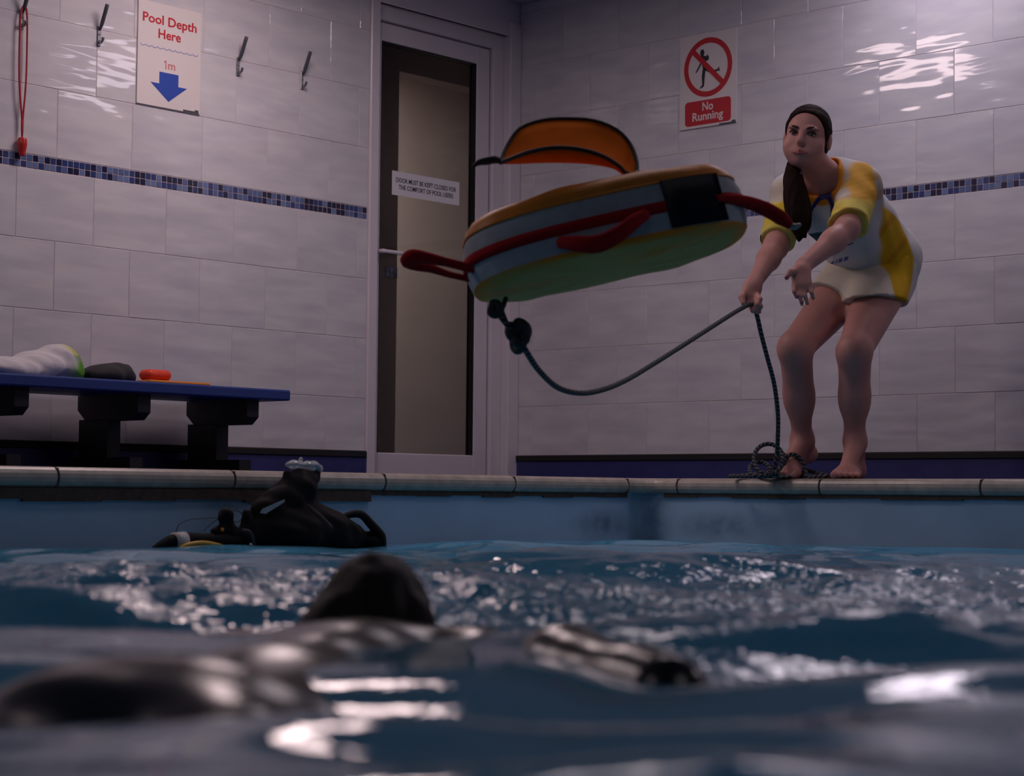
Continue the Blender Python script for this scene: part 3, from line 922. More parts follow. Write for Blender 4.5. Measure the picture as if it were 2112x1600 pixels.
def hk(dx, out, z):            # dx towards the corner, out into the room
    p = hp - DL * dx + DR * out
    return (p[0], p[1], z)


wr = empty('whistle', hk(0, 0.02, 1.345))
tag(wr, 'red whistle hanging on a long red cord from a hook', 'whistle')
tube_obj('cord', catmull([hk(0.002, 0.018, 1.47), hk(-0.014, 0.018, 1.62), hk(-0.016, 0.018, 1.80), hk(-0.010, 0.016, 1.866), hk(0.0, 0.020, 1.886), hk(0.010, 0.018, 1.866), hk(0.014, 0.018, 1.80), hk(0.014, 0.018, 1.62), hk(0.004, 0.018, 1.47)], 8), 0.0036, M['redcord'], wr, 8)
tube_obj('cord_end', [hk(0.003, 0.018, 1.475), hk(0.003, 0.018, 1.44), hk(0.003, 0.018, 1.412)], [0.006, 0.005, 0.003], M['redcord'], wr, 8)
wv_, wf_ = tube(catmull([hk(0.003, 0.020, 1.412), hk(0.003, 0.020, 1.405), hk(0.003, 0.021, 1.385), hk(0.003, 0.020, 1.36), hk(0.003, 0.020, 1.345)], 4), [0.006, 0.016, 0.017, 0.013, 0.011], 12)[:2]
wobj('whistle_body', wv_, wf_, M['redplastic'], wr)

# ------------------------------------------------------------------ bench against the left wall with things on it
BF, BT, BTH = 0.455, 0.537, 0.040        # front distance from wall, top height, board thickness


def bl(s, off, z):
    p = np.array([CX, CY]) + DL * s + DR * off
    return np.array([p[0], p[1], z])


bench = empty('bench', bl(2.8, 0.25, DECK), ROT_L)
tag(bench, 'low blue topped bench on black trestle legs by the tiled wall', 'bench')
BOX = lambda s0, s1, o0, o1, z0, z1, bv=0.0, sg=1: (lambda d: (np.array([bl(-v[0], -v[1], v[2]) for v in d[0]]), d[1]))(box(-s1, -s0, -o1, -o0, z0, z1, bv, sg))
for nm, b in (('seat_board', BOX(1.742, 3.75, 0.265, BF, BT - BTH, BT, 0.006, 2)), ('seat_board', BOX(1.742, 3.75, 0.06, 0.255, BT - BTH, BT, 0.006, 2))):
    wobj(nm, b[0], b[1], M['benchblue'], bench, False)


def trestle(s):
    # cross-section seen along the bench: chamfered bearer, wide post, foot
    w = 0.055
    ps = []
    bear = [(-0.05, BT - BTH), (-0.41, BT - BTH), (-0.41, 0.432), (-0.375, 0.405), (-0.10, 0.405), (-0.05, 0.445)]
    for poly, nm in ((bear, 'bearer'), ([(-0.06, 0.41), (-0.235, 0.41), (-0.235, 0.27), (-0.06, 0.27)], 'leg'), ([(-0.02, 0.275), (-0.37, 0.275), (-0.37, DECK), (-0.02, DECK)], 'foot')):
        n = len(poly)
        V = [bl(s - w / 2, -o, z) for o, z in poly] + [bl(s + w / 2, -o, z) for o, z in poly]
        Fc = [list(range(n)), list(range(2 * n - 1, n - 1, -1))] + [[i, i + n, (i + 1) % n + n, (i + 1) % n] for i in range(n)]
        wobj(nm, np.array(V), Fc, M['benchleg'], bench, False)


for s in (1.885, 2.375, 2.87, 3.4): trestle(s)


def lump(name, prims, mt, h, label, cat, rough=None, colour=None):
    lo = np.min([np.array(p[0]) - max(np.atleast_1d(p[1])) - 0.03 for p in prims], 0)
    hi = np.max([np.array(p[0]) + max(np.atleast_1d(p[1])) + 0.03 for p in prims], 0)
    lo[2] = BT - 0.02
    S = Sculpt(lo, hi, h)
    for p in prims:
        S.ell(p[0], p[1], np.array([[-DL[0], -DR[0], 0], [-DL[1], -DR[1], 0], [0, 0, 1]]), 0.03)
    if rough: S.rough(rough[0], rough[1], rough[2])
    S.cut((0, 0, BT + 0.0005), (0, 0, -1), 0.001)
    o = sculpt_obj(name, S, mt)
    tag(o, label, cat)
    if colour:
        V = np.array([v.co[:] for v in o.data.vertices]) + np.array(o.matrix_basis.translation)
        paint(o, V, colour(V))
    return o


def towel_col(V):
    d = (V[:, :2] - np.array([CX, CY])) @ DL
    c = np.tile(np.array(srgb(205, 200, 205)[:3]), (len(V), 1))
    g = np.clip((2.622 - d) / 0.05 + 0.5 + 0.3 * np.sin(V[:, 2] * 70), 0, 1)[:, None]
    gr = np.where((V[:, 2] > BT + 0.085)[:, None], np.array(srgb(190, 190, 60)[:3]), np.array(srgb(95, 150, 55)[:3]))
    return c * (1 - g) + gr * g


lump('towel', [(bl(2.86, 0.30, BT + 0.02), (0.17, 0.09, 0.045)), (bl(2.72, 0.28, BT + 0.045), (0.085, 0.08, 0.055)), (bl(2.645, 0.28, BT + 0.06), (0.06, 0.07, 0.062)), (bl(2.61, 0.29, BT + 0.03), (0.045, 0.06, 0.05))],
     M['towelwhite'], 0.006, 'crumpled white and green bundle on the left end of the bench', 'towel', (0.006, 45, 3), towel_col)
lump('dark_bag', [(bl(2.86, 0.115, BT + 0.04), (0.10, 0.04, 0.050))], M['blackcloth'], 0.006, 'dark bundle behind the white and green one on the bench', 'bag', (0.005, 40, 4))
lump('black_shorts', [(bl(2.468, 0.30, BT + 0.02), (0.075, 0.09, 0.042)), (bl(2.42, 0.29, BT + 0.03), (0.06, 0.07, 0.036)), (bl(2.375, 0.29, BT + 0.02), (0.035, 0.05, 0.030)), (bl(2.365, 0.29, BT + 0.045), (0.012, 0.02, 0.018))],
     M['blackcloth'], 0.005, 'folded black cloth lying in the middle of the bench', 'cloth', (0.004, 50, 5))
b = BOX(2.05, 2.322, 0.20, 0.37, BT + 0.0005, BT + 0.014, 0.006, 2)
tag(wobj('foam_float', b[0], b[1], M['orangefoam'], None), 'flat orange foam float lying on the blue bench', 'float')
c_ = bl(2.248, 0.300, BT + 0.0145 + 0.020)
S = Sculpt(c_ - 0.09, c_ + 0.09, 0.003)
ax_ = np.array([DL[0], DL[1], 0]); ay_ = np.array([DR[0], DR[1], 0])
for q_ in (-0.016, 0.0, 0.016):
    S.cone(c_ - ax_ * 0.034 + ay_ * q_, c_ + ax_ * 0.034 + ay_ * q_, 0.0198, 0.0198, 0.004)
tag(sculpt_obj('red_float', S, M['redfoam']), 'small rounded red block on top of the orange foam float', 'float')

# ------------------------------------------------------------------ water
def water():
    us = np.concatenate([np.arange(PU, 6.6, 0.0125), np.linspace(6.6, PUF, 40)])
    vs = np.concatenate([np.arange(PV, 7.2, 0.0125), np.linspace(7.2, PVF, 24)])
    U, Vv = np.meshgrid(us, vs, indexing='ij')
    X = CX + DR[0] * U + DL[0] * Vv
    Y = CY + DR[1] * U + DL[1] * Vv
    r = np.random.default_rng(5)
    Z = np.zeros_like(X)

    def waves(n, l0, l1, slope, aniso=0.0):
        out = np.zeros_like(X)
        for _ in range(n):
            lam = math.exp(r.uniform(math.log(l0), math.log(l1)))
            th = r.normal(math.pi / 2, 0.5) if aniso else r.uniform(0, 2 * math.pi)
            k = 2 * math.pi / lam
            a = slope / k * math.sqrt(2.0 / n)
            out += a * np.sin(k * (X * math.cos(th) + Y * math.sin(th)) + r.uniform(0, 6.283))
        return out

    def blob(x, y, rx, ry, p=1.0):
        return np.exp(-(((X - x) / rx) ** 2 + ((Y - y) / ry) ** 2) * p)

    Xw = X + 0.05 * np.sin(3.1 * Y + 1.0) + 0.03 * np.sin(7.3 * X); X0 = X; X = Xw
    big = waves(26, 0.30, 0.9, 0.15, 1)
    mid = waves(30, 0.12, 0.30, 0.15, 1)
    sml = waves(40, 0.05, 0.12, 0.26)
    X = X0
    chop = np.clip(0.7 * blob(0.45, 2.95, 0.9, 0.60) + 1.0 * blob(0.70, 4.10, 0.17, 0.14) + 0.8 * blob(-0.55, 3.15, 0.7, 0.55) + 0.6 * blob(1.25, 3.7, 0.4, 0.4) + 0.38 * blob(0.42, 2.2, 0.45, 0.28) + 0.35 * blob(-0.55, 2.55, 0.45, 0.25), 0, 1)
    near_wall = np.clip(np.minimum(U - PU, Vv - PV) / 0.9, 0.10, 1)
    front = np.clip((Y - 0.6) / 0.6, 0.0, 1)
    Z = (big * (0.8 + 0.2 * front) * (1 + 0.7 * np.clip((2.3 - Y) / 0.6, 0, 1)) + mid * (0.25 + 0.35 * np.clip((Y - 1.9) / 0.6, 0, 1) + 0.5 * chop)) * near_wall + sml * chop * 0.95
    still = np.clip(blob(-0.20, 1.75, 0.30, 0.55), 0, 1)
    Z = Z * (1 - 0.6 * still) - 0.007 * still          # shallow film lying over the swimmer's back
    n, m = X.shape
    Z[0, :] *= 0.3; Z[:, 0] *= 0.3
    V = np.stack([X.ravel(), Y.ravel(), Z.ravel()], 1)
    i = np.arange(n * m).reshape(n, m)
    Fq = np.stack([i[:-1, :-1].ravel(), i[:-1, 1:].ravel(), i[1:, 1:].ravel(), i[1:, :-1].ravel()], 1)
    o = wobj('pool_water', V, Fq.tolist(), M['water'])
    att = o.data.attributes.new('chop', 'FLOAT', 'POINT')
    att.data.foreach_set('value', (0.03 + 0.55 * chop).ravel().astype(np.float32))
    return tag(o, 'rippled clear blue water filling the pool', 'water', kind='stuff')


water()

# ------------------------------------------------------------------ rescue bag in the air, with its rope
BY = 4.6
pl_, pr_ = at(957, 556, BY - 0.03), at(1521, 420, BY + 0.03)
ex = (pr_ - pl_); LEN = np.linalg.norm(ex); ex /= LEN
th = math.radians(-7.5)
ey = np.array([0, math.cos(th), math.sin(th)]); ey -= ex * (ey @ ex); ey /= np.linalg.norm(ey)
ez = np.cross(ex, ey)
bc = (pl_ + pr_) / 2
BM = lambda x, y, z: bc + ex * x + ey * y + ez * z
HX, HY, HZ = LEN / 2, 0.185, 0.060
bag = empty('rescue_bag', tuple(bc - np.array([0, 0, 0.15])))
tag(bag, 'thrown orange and grey rescue float bag with red handles, in mid-air', 'rescue bag')


def outline(n, k=1.0, e=2.7):
    out = []
    for i in range(n):
        a = 2 * math.pi * i / n
        c, s = math.cos(a), math.sin(a)
        out.append((HX * k * math.copysign(abs(c) ** (2 / e), c), HY * k * math.copysign(abs(s) ** (2 / e), s)))
    return out


def loft(rings):
    """rings of (scale, z); outermost ones closed with a centre point if scale is 0"""
    n = 72; V = []; Fc = []; idx = []
    for k, z, lump_ in rings:
        if k == 0:
            idx.append([len(V)] * n); V.append(BM(0, 0, z)); continue
        idx.append(list(range(len(V), len(V) + n)))
        for i, (x, y) in enumerate(outline(n, k)):
            V.append(BM(x, y, z + lump_ * (math.sin(i * 0.9) + math.sin(i * 0.37 + 1) * 1.3)))
    for a, b in zip(idx[:-1], idx[1:]):
        for i in range(n):
            j = (i + 1) % n
            f = [a[i], a[j], b[j], b[i]]
            f = [q for t_, q in enumerate(f) if q not in f[:t_]]
            if len(f) >= 3: Fc.append(f)
    return np.array(V), Fc


V, Fc = loft([(0.985, -HZ, 0), (1.005, -HZ * 0.5, 0.0005), (1.012, 0, 0.0006), (1.005, HZ * 0.5, 0.0005), (0.97, HZ, 0)])
wobj('side_panel', V, Fc, M['baggrey'], bag)
V, Fc = loft([(0.975, HZ - 0.001, 0), (0.955, HZ + 0.016, 0.0008), (0.90, HZ + 0.034, 0.0012), (0.74, HZ + 0.046, 0.002), (0.4, HZ + 0.05, 0.002), (0, HZ + 0.05, 0)])
wobj('top_panel', V, Fc, M['bagorange'], bag)
V, Fc = loft([(0.987, -HZ + 0.001, 0), (0.97, -HZ - 0.008, 0.0006), (0.85, -HZ - 0.016, 0.0016), (0.5, -HZ - 0.022, 0.002), (0, -HZ - 0.024, 0)])
m_ = dyed('bag_yellow_green_base', 0.6, 0.3, 25)
o = wobj('base_panel', V, Fc, m_, bag)
q = V - bc; bx, by = q @ ex, q @ ey
edge = np.clip((np.maximum(np.abs(bx) / HX, np.abs(by) / HY) - 0.86) / 0.08, 0, 1)
diag = np.clip(1 - np.abs(by + 0.06 + 0.25 * bx) / 0.045, 0, 1)
w_ = np.maximum(edge, diag * 0.8)[:, None]
paint(o, V, np.array(srgb(214, 162, 84)[:3]) * (1 - w_) + np.array(srgb(250, 142, 34)[:3]) * w_)


def band(z, hw, k, mt, name, i0=0, i1=72, n=72):
    pts = outline(n, k); pin = outline(n, k - 0.012)
    V = []; Fc = []
    ids = [i % n for i in range(i0, i1 + 1)]
    for i in ids:
        V += [BM(*pts[i], z - hw), BM(*pts[i], z + hw), BM(*pin[i], z + hw), BM(*pin[i], z - hw)]
    for a in range(len(ids) - 1):
        for k_ in range(4):
            Fc.append([a * 4 + k_, a * 4 + (k_ + 1) % 4, a * 4 + 4 + (k_ + 1) % 4, a * 4 + 4 + k_])
    Fc += [[0, 1, 2, 3], [len(V) - 1, len(V) - 2, len(V) - 3, len(V) - 4]]
    return wobj(name, np.array(V), Fc, mt, bag)


band(-0.004, 0.0135, 1.022, M['webbing'], 'webbing_band')
band(0.0, HZ * 0.98, 1.028, M['bagblack'], 'black_patch', 57, 63)
band(HZ - 0.002, 0.003, 0.985, M['bagorange'], 'top_seam')


def bp(x, y, dy):               # point of the bag's near side at a pixel
    return at(x, y, dy)


tube_obj('side_handle', catmull([bp(1150, 497, 4.40), bp(1185, 500, 4.37), bp(1225, 500, 4.355), bp(1265, 482, 4.36), bp(1298, 455, 4.38), bp(1325, 437, 4.41)], 7), [0.014, 0.020, 0.022, 0.020, 0.018, 0.014], M['webbing'], bag, 10, False, ((0, 1, 0), 0.4))
tube_obj('end_handle', catmull([bp(985, 558, 4.50), bp(955, 552, 4.50), bp(915, 543, 4.50), bp(878, 536, 4.50), bp(848, 533, 4.50), bp(836, 541, 4.51), bp(850, 550, 4.53), bp(885, 557, 4.55), bp(925, 569, 4.56), bp(966, 577, 4.56)], 7),
         [0.012, 0.011, 0.011, 0.015, 0.019, 0.018, 0.014, 0.011, 0.008, 0.008], M['webbing'], bag, 10)
tube_obj('end_handle', catmull([bp(1468, 402, 4.47), bp(1505, 403, 4.50), bp(1540, 410, 4.53), bp(1575, 423, 4.55), bp(1605, 440, 4.56), bp(1624, 455, 4.57)], 7), [0.010, 0.013, 0.016, 0.018, 0.018, 0.010], M['webbing'], bag, 10, False, ((0, 1, 0), 0.6))
tube_obj('clip', catmull([bp(1618, 452, 4.57), bp(1632, 457, 4.57), bp(1645, 452, 4.57)], 5), [0.006, 0.008, 0.004], M['clip'], bag, 8)

# the lid: a shallow orange bowl of cloth with a black rim, hinged on the bag's top
nA = 40
Apts = catmull([at(1024, 333, 4.62), at(1036, 303, 4.66), at(1062, 265, 4.70), at(1110, 247, 4.73), at(1160, 243, 4.74), at(1215, 246, 4.74), at(1262, 264, 4.72), at(1292, 295, 4.70), at(1305, 332, 4.66), at(1304, 358, 4.63)], 6)
Bpts = catmull([at(1024, 336, 4.60), at(1050, 325, 4.55), at(1085, 312, 4.51), at(1125, 304, 4.49), at(1165, 303, 4.49), at(1205, 309, 4.50), at(1240, 321, 4.52), at(1268, 338, 4.55), at(1282, 352, 4.58), at(1298, 362, 4.61)], 6)
Cpts = catmull([at(1024, 339, 4.61), at(1060, 344, 4.60), at(1110, 348, 4.60), at(1160, 351, 4.60), at(1210, 354, 4.60), at(1250, 358, 4.60), at(1270, 360, 4.60), at(1281, 362, 4.60), at(1290, 362, 4.61), at(1300, 363, 4.62)], 6)
n = len(Apts); m = 13
V = []
for i in range(n):
    a, b_, c = Apts[i], Bpts[i], Cpts[i]
    ctrl = 2 * c - 0.5 * (a + b_)
    for k in range(m):
        t = k / (m - 1)
        V.append((1 - t) ** 2 * a + 2 * t * (1 - t) * np.array([ctrl[0], (a[1] + b_[1]) / 2, c[2] - 0.25 * (max(a[2], b_[2]) - c[2])]) + t * t * b_)
Fc = [[i * m + k, i * m + k + 1, (i + 1) * m + k + 1, (i + 1) * m + k] for i in range(n - 1) for k in range(m - 1)]
o = wobj('lid', np.array(V), Fc, M['flaporange'], bag)
md = o.modifiers.new('thickness', 'SOLIDIFY'); md.thickness = 0.003; md.offset = 0
rim = tube_obj('rim', np.concatenate([Apts[::2], Bpts[::-2]]), 0.0052, M['binding'], o, 8, True)
MATW[o] = MATW[bag]
tube_obj('pull_tab', catmull([at(1026, 333, 4.61), at(1012, 330, 4.60), at(995, 333, 4.60), at(980, 336, 4.60), at(965, 346, 4.60)], 5), [0.007, 0.010, 0.010, 0.008, 0.003], M['binding'], bag, 8)
tube_obj('hinge', catmull([at(1282, 355, 4.58), at(1296, 360, 4.60), at(1306, 352, 4.64)], 4), 0.009, M['binding'], bag, 8)

# throw rope: from the bag's underside through the hand to a heap on the deck
rope = empty('throw_rope', tuple(at(1600, 966, 6.5) * np.array([1, 1, 0]) + np.array([0, 0, DECK])))
tag(rope, 'dark flecked throw rope running from the bag to the person and onto the deck', 'rope')
HAND = at(1548, 619, 6.14)
RR = 0.0075
line = [at(1018, 622, 4.55), at(1022, 640, 4.54), at(1034, 658, 4.54), at(1050, 676, 4.54), at(1074, 708, 4.56), at(1085, 726, 4.58), at(1112, 764, 4.68), at(1150, 797, 4.82), at(1195, 808, 4.95), at(1240, 801, 5.10), at(1290, 780, 5.28), at(1350, 743, 5.48), at(1420, 697, 5.70), at(1480, 657, 5.90), at(1525, 628, 6.08), HAND,
        at(1558, 640, 6.16), at(1568, 680, 6.20), at(1582, 730, 6.26), at(1596, 780, 6.34), at(1605, 840, 6.42), at(1606, 890, 6.48), at(1605, 925, 6.52)]
tube_obj('line', catmull(line, 14), RR, M['rope'], rope, 10, False, None, True)
# stopper knot and the hitch at the bag


def knot(name, c, R, n, dx, dy, dz):
    pts = []
    for i in range(n):
        t = 2 * math.pi * i / n
        pts.append(np.array(c) + R * np.array([dx * (math.sin(t) + 2 * math.sin(2 * t)) / 3, dy * math.sin(3 * t) / 1.5, dz * (math.cos(t) - 2 * math.cos(2 * t)) / 3]))
    return tube_obj(name, catmull(pts, 3, True), 0.0105, M['ropedark'], rope, 10, True)


knot('knot', at(1067, 692, 4.55), 0.040, 36, 0.62, 0.5, 0.88)
tube_obj('knot_body', catmull([at(1046, 668, 4.55), at(1056, 690, 4.54), at(1066, 708, 4.53), at(1082, 700, 4.54), at(1080, 672, 4.54), at(1066, 664, 4.55), at(1060, 678, 4.56)], 6), 0.011, M['ropedark'], rope, 10)
tube_obj('hitch', catmull([at(1012, 634, 4.54), at(1010, 645, 4.535), at(1020, 650, 4.53), at(1028, 640, 4.535), at(1024, 628, 4.54), at(1014, 626, 4.55)], 5, True), 0.010, M['ropedark'], rope, 10, True)
tube_obj('loop', catmull([at(1040, 616, 4.58), at(1036, 628, 4.56), at(1032, 642, 4.55), at(1040, 662, 4.545)], 5), 0.0065, M['ropedark'], rope, 8)
zr = DECK + RR


def dk_(x, Y, z): p = at(x, 960, Y); return np.array([p[0], p[1], z])


def circ(cx_, Y, zc, rx, rz, n0, n1, n=12, dy=0.05):
    out = []
    for i in range(n):
        a = n0 + (n1 - n0) * i / (n - 1)
        p = dk_(cx_ + rx * math.cos(a), Y + dy * math.sin(a * 1.0), zc + rz * math.sin(a))
        p[2] = max(p[2], zr); out.append(p)
    return out


pile = [at(1605, 925, 6.52)] + [dk_(1600, 6.53, DECK + 0.022)] + circ(1588, 6.54, DECK + 0.066, 30, 0.053, -0.9, 5.6, 16)[::-1] \
    + [dk_(1605, 6.50, zr + 0.004)] + circ(1570, 6.505, DECK + 0.030, 21, 0.026, 0.3, 6.0, 12) \
    + [dk_(1595, 6.50, zr), dk_(1560, 6.53, zr), dk_(1512, 6.60, zr), dk_(1520, 6.66, zr), dk_(1580, 6.60, zr + 0.012), dk_(1612, 6.56, zr + 0.03), dk_(1630, 6.57, DECK + 0.080), dk_(1650, 6.58, DECK + 0.075), dk_(1664, 6.57, DECK + 0.035), dk_(1668, 6.555, zr), dk_(1690, 6.53, zr), dk_(1712, 6.52, zr), dk_(1716, 6.56, zr), dk_(1690, 6.60, zr + 0.012), dk_(1668, 6.66, zr + 0.02), dk_(1640, 6.62, zr), dk_(1620, 6.55, zr), dk_(1590, 6.56, zr), dk_(1570, 6.62, zr), dk_(1620, 6.68, zr), dk_(1660, 6.70, zr)]
tube_obj('heap', catmull(pile, 8), RR, M['rope'], rope, 9, False, None, True)

# ------------------------------------------------------------------ floating scuba kit
KY = 5.42
kit = empty('scuba_kit', tuple(at(580, 1137, KY) * np.array([1, 1, 0])))
tag(kit, 'black scuba diving kit with a yellow hose floating by the pool edge', 'scuba kit')
K = lambda x, y, d=0.0: at(x, y, KY + d + (x - 560) / 480 * 0.55)
S = Sculpt(K(470, 1160) - 0.16, K(820, 955) + 0.16, 0.005)
S.ell(K(598, 1103), (0.115, 0.10, 0.070), None, 0.03)
S.ell(K(672, 1106), (0.090, 0.09, 0.072), None, 0.03)
S.ell(K(640, 1075), (0.060, 0.07, 0.045), None, 0.03)
S.ell(K(722, 1112), (0.055, 0.07, 0.042), None, 0.03)
S.ell(K(772, 1120), (0.034, 0.05, 0.030), None, 0.02)
S.cone(K(505, 1118), K(560, 1105), 0.026, 0.05, 0.03)
S.cone(K(515, 1095), K(512, 1068), 0.022, 0.012, 0.02)
S.cone(K(556, 1062), K(620, 1020), 0.046, 0.055, 0.025)
S.cone(K(595, 1035), K(630, 1000), 0.045, 0.036, 0.02)
S.cone(K(600, 1000), K(650, 992), 0.016, 0.018, 0.015)
S.cone(K(648, 1000), K(662, 974), 0.014, 0.010, 0.012)
S.cone(K(600, 1003), K(594, 985), 0.014, 0.010, 0.012)
S.rough(0.0035, 55, 9)
S.cut(K(600, 1165), (0, 0, -1))
sculpt_obj('jacket', S, M['kit'], kit)
tube_obj('shoulder_strap', catmull([K(700, 1085, -0.03), K(718, 1070, -0.03), K(748, 1066, -0.03), K(770, 1086, -0.03), K(790, 1110, -0.03), K(795, 1132, -0.03)], 6), [0.012, 0.010, 0.012, 0.014, 0.016, 0.012], M['kit'], kit, 8, False, ((0, 1, 0), 1.6))
tube_obj('cylinder', catmull([K(316, 1148), K(335, 1141), K(360, 1131), K(390, 1127), (K(430, 1127)), K(475, 1126), K(505, 1124)], 5), [0.004, 0.014, 0.021, 0.023, 0.022, 0.024, 0.022], M['kit'], kit, 14)
tube_obj('white_band', [K(364, 1129, -0.002), K(375, 1128, -0.002), K(387, 1127, -0.002)], 0.0245, M['kitwhite'], kit, 16)
tube_obj('hose', catmull([K(372, 1146, -0.035), K(392, 1136, -0.038), K(423, 1131, -0.04), K(455, 1135, -0.038), K(480, 1144, -0.035)], 6), 0.0062, M['yellowhose'], kit, 8)
tube_obj('hose', catmull([K(570, 1146, -0.09), K(590, 1139, -0.10), K(606, 1140, -0.10), K(620, 1147, -0.09)], 6), 0.004, M['yellowhose'], kit, 8)
S = Sculpt(K(440, 1130) - 0.05, K(500, 1050) + 0.05, 0.003)
S.ell(K(471, 1072), (0.021, 0.018, 0.019), None, 0.01)
S.ell(K(462, 1080), (0.010, 0.012, 0.012), None, 0.01)
S.cone(K(476, 1080), K(480, 1112), 0.012, 0.018, 0.012)
S.cone(K(448, 1108), K(462, 1100), 0.012, 0.012, 0.012)
S.cone(K(480, 1108), K(512, 1112), 0.014, 0.02, 0.02)
sculpt_obj('regulator', S, M['kit'], kit)
S = Sculpt(K(463, 1104, -0.02) - 0.012, K(463, 1104, -0.02) + 0.012, 0.0015); S.ell(K(464, 1103, -0.018), (0.005, 0.004, 0.006))
sculpt_obj('orange_button', S, M['orangefoam'], kit)
tube_obj('cord', catmull([K(368, 1110), K(375, 1094), K(394, 1084), K(425, 1080), K(455, 1079), K(488, 1086), K(500, 1084), K(505, 1072), K(496, 1064), K(484, 1063), K(470, 1070)], 7), 0.0014, M['kitgrey'], kit, 6)
tube_obj('cord', catmull([K(455, 1080), K(440, 1092), K(425, 1106)], 5), 0.0014, M['kitgrey'], kit, 6)
V, Fc = prism([(0, 0), (0.006, 0.010), (0.060, 0.034), (0.058, 0.026), (0.014, -0.002)], -0.004, 0.0)
wobj('white_label', V * 1.15 + K(541, 1067, -0.075), Fc, M['kitwhite'], kit, False)
tube_obj('trim_webbing', catmull([K(636, 1052, -0.065), K(665, 1075, -0.10), K(690, 1100, -0.09), K(708, 1128, -0.075)], 6), 0.009, M['kitgrey'], kit, 8, False, ((0, 1, 0), 0.4))
tube_obj('ring', catmull([K(732, 1124, -0.07), K(740, 1117, -0.07), K(742, 1125, -0.07), K(738, 1133, -0.07)], 5), 0.002, M['clip'], kit, 6)
tube_obj('trim_webbing', catmull([K(505, 1103, -0.08), K(520, 1106, -0.09), K(528, 1122, -0.09), K(530, 1140, -0.08)], 6), 0.004, M['kitgrey'], kit, 8)
S = Sculpt(K(522, 1138, -0.09) - 0.015, K(522, 1138, -0.09) + 0.015, 0.0015); S.ell(K(523, 1137, -0.09), (0.006, 0.004, 0.010))
sculpt_obj('buckle', S, M['steel'], kit)
S = Sculpt(K(580, 990) - 0.07, K(680, 950) + 0.07, 0.003)
S.ell(K(610, 966), (0.028, 0.03, 0.012), None, 0.008); S.ell(K(642, 967), (0.032, 0.03, 0.013), None, 0.008); S.ell(K(662, 974), (0.010, 0.02, 0.012), None, 0.008)
S.cone(K(624, 972), K(624, 956), 0.008, 0.006, 0.006); S.rough(0.003, 120, 2)
sculpt_obj('clear_cover', S, M['clear'], kit)

# ------------------------------------------------------------------ swimmer in the foreground (seen from behind)
sw = empty('person', (-0.2, 2.0, -0.25))
tag(sw, 'swimmer with dark wet hair low in the foreground water', 'person')
lo, hi = (-0.78, 0.85, -0.34), (0.34, 2.62, 0.13)


def swim_body(S, g, head=True, k=0.04):
    if head:
        S.ell((-0.166, 2.36, -0.010), (0.064, 0.082, 0.084), None, k)
        S.ell((-0.166, 2.42, -0.060), (0.050, 0.055, 0.060), None, k)
        S.cone((-0.166, 2.448, -0.02), (-0.166, 2.462, -0.045), 0.009, 0.012, 0.01)
        for s in (-1, 1): S.ell((-0.166 + s * 0.066, 2.365, -0.02), (0.010, 0.016, 0.026), None, 0.008)
        S.cone((-0.172, 2.33, -0.06), (-0.182, 2.26, -0.085), 0.052, 0.06, k)
    S.cone((-0.31, 2.17, -0.062 ), (-0.035, 2.20, -0.058), 0.058 + g, 0.055 + g, k)
    S.ell((-0.19, 2.04, -0.084), (0.175 + g, 0.20 + g, 0.092 + g), None, k)
    S.ell((-0.225, 1.80, -0.085), (0.160 + g, 0.20 + g, 0.090 + g), None, k)
    S.ell((-0.255, 1.56, -0.088), (0.165 + g, 0.18 + g, 0.096 + g), None, k)
    S.cone((-0.225, 1.52, -0.085), (-0.215, 1.20, -0.11), 0.080 + g, 0.055 + g, k)
    S.cone((-0.350, 1.54, -0.080), (-0.395, 1.22, -0.10), 0.082 + g, 0.055 + g, k)
    S.cone((-0.215, 1.20, -0.11), (-0.21, 0.95, -0.20), 0.052 + g, 0.036 + g, 0.03)
    S.cone((-0.395, 1.22, -0.10), (-0.42, 0.97, -0.20), 0.052 + g, 0.036 + g, 0.03)
    S.cone((-0.035, 2.20, -0.052), (0.045, 1.93, -0.032), 0.048 + g, 0.038 + g, 0.03)
    S.cone((0.045, 1.93, -0.032), (0.145, 1.725, -0.026), 0.036 + g, 0.026 + g, 0.02)
    S.cone((-0.31, 2.17, -0.055), (-0.45, 2.01, -0.048), 0.048 + g, 0.038 + g, 0.03)
    S.cone((-0.45, 2.01, -0.048), (-0.60 + 3 * g, 1.93 + 1.6 * g, -0.042), 0.036 + g, 0.026 + g, 0.02)


S = Sculpt(lo, hi, 0.008)
swim_body(S, 0.0)
S.ell((0.170, 1.685, -0.034), (0.028, 0.042, 0.012), None, 0.012)
for i, (dx, dy, l) in enumerate(((-0.020, -0.02, 0.055), (-0.004, -0.03, 0.065), (0.012, -0.03, 0.062), (0.027, -0.022, 0.050))):
    S.cone((0.176 + dx, 1.672 + dy * 0.3, -0.034), (0.190 + dx * 1.4, 1.66 + dy * 0.3 - l, -0.044), 0.0085, 0.007, 0.004)
S.cone((0.150, 1.69, -0.036), (0.128, 1.655, -0.044), 0.010, 0.008, 0.006)
S.ell((-0.64, 1.905, -0.048), (0.042, 0.026, 0.012), None, 0.012)
for i in range(4): S.cone((-0.66, 1.890 + 0.011 * i, -0.050), (-0.72 + 0.006 * abs(i - 2), 1.872 + 0.016 * i, -0.058), 0.0085, 0.007, 0.004)
S.cone((-0.63, 1.885, -0.050), (-0.645, 1.855, -0.058), 0.010, 0.008, 0.006)
sculpt_obj('body', S, M['skin'], sw)
S = Sculpt(lo, hi, 0.008)
swim_body(S, 0.009, False)
S.cone((-0.178, 2.29, -0.075), (-0.182, 2.25, -0.085), 0.066, 0.07, 0.03)
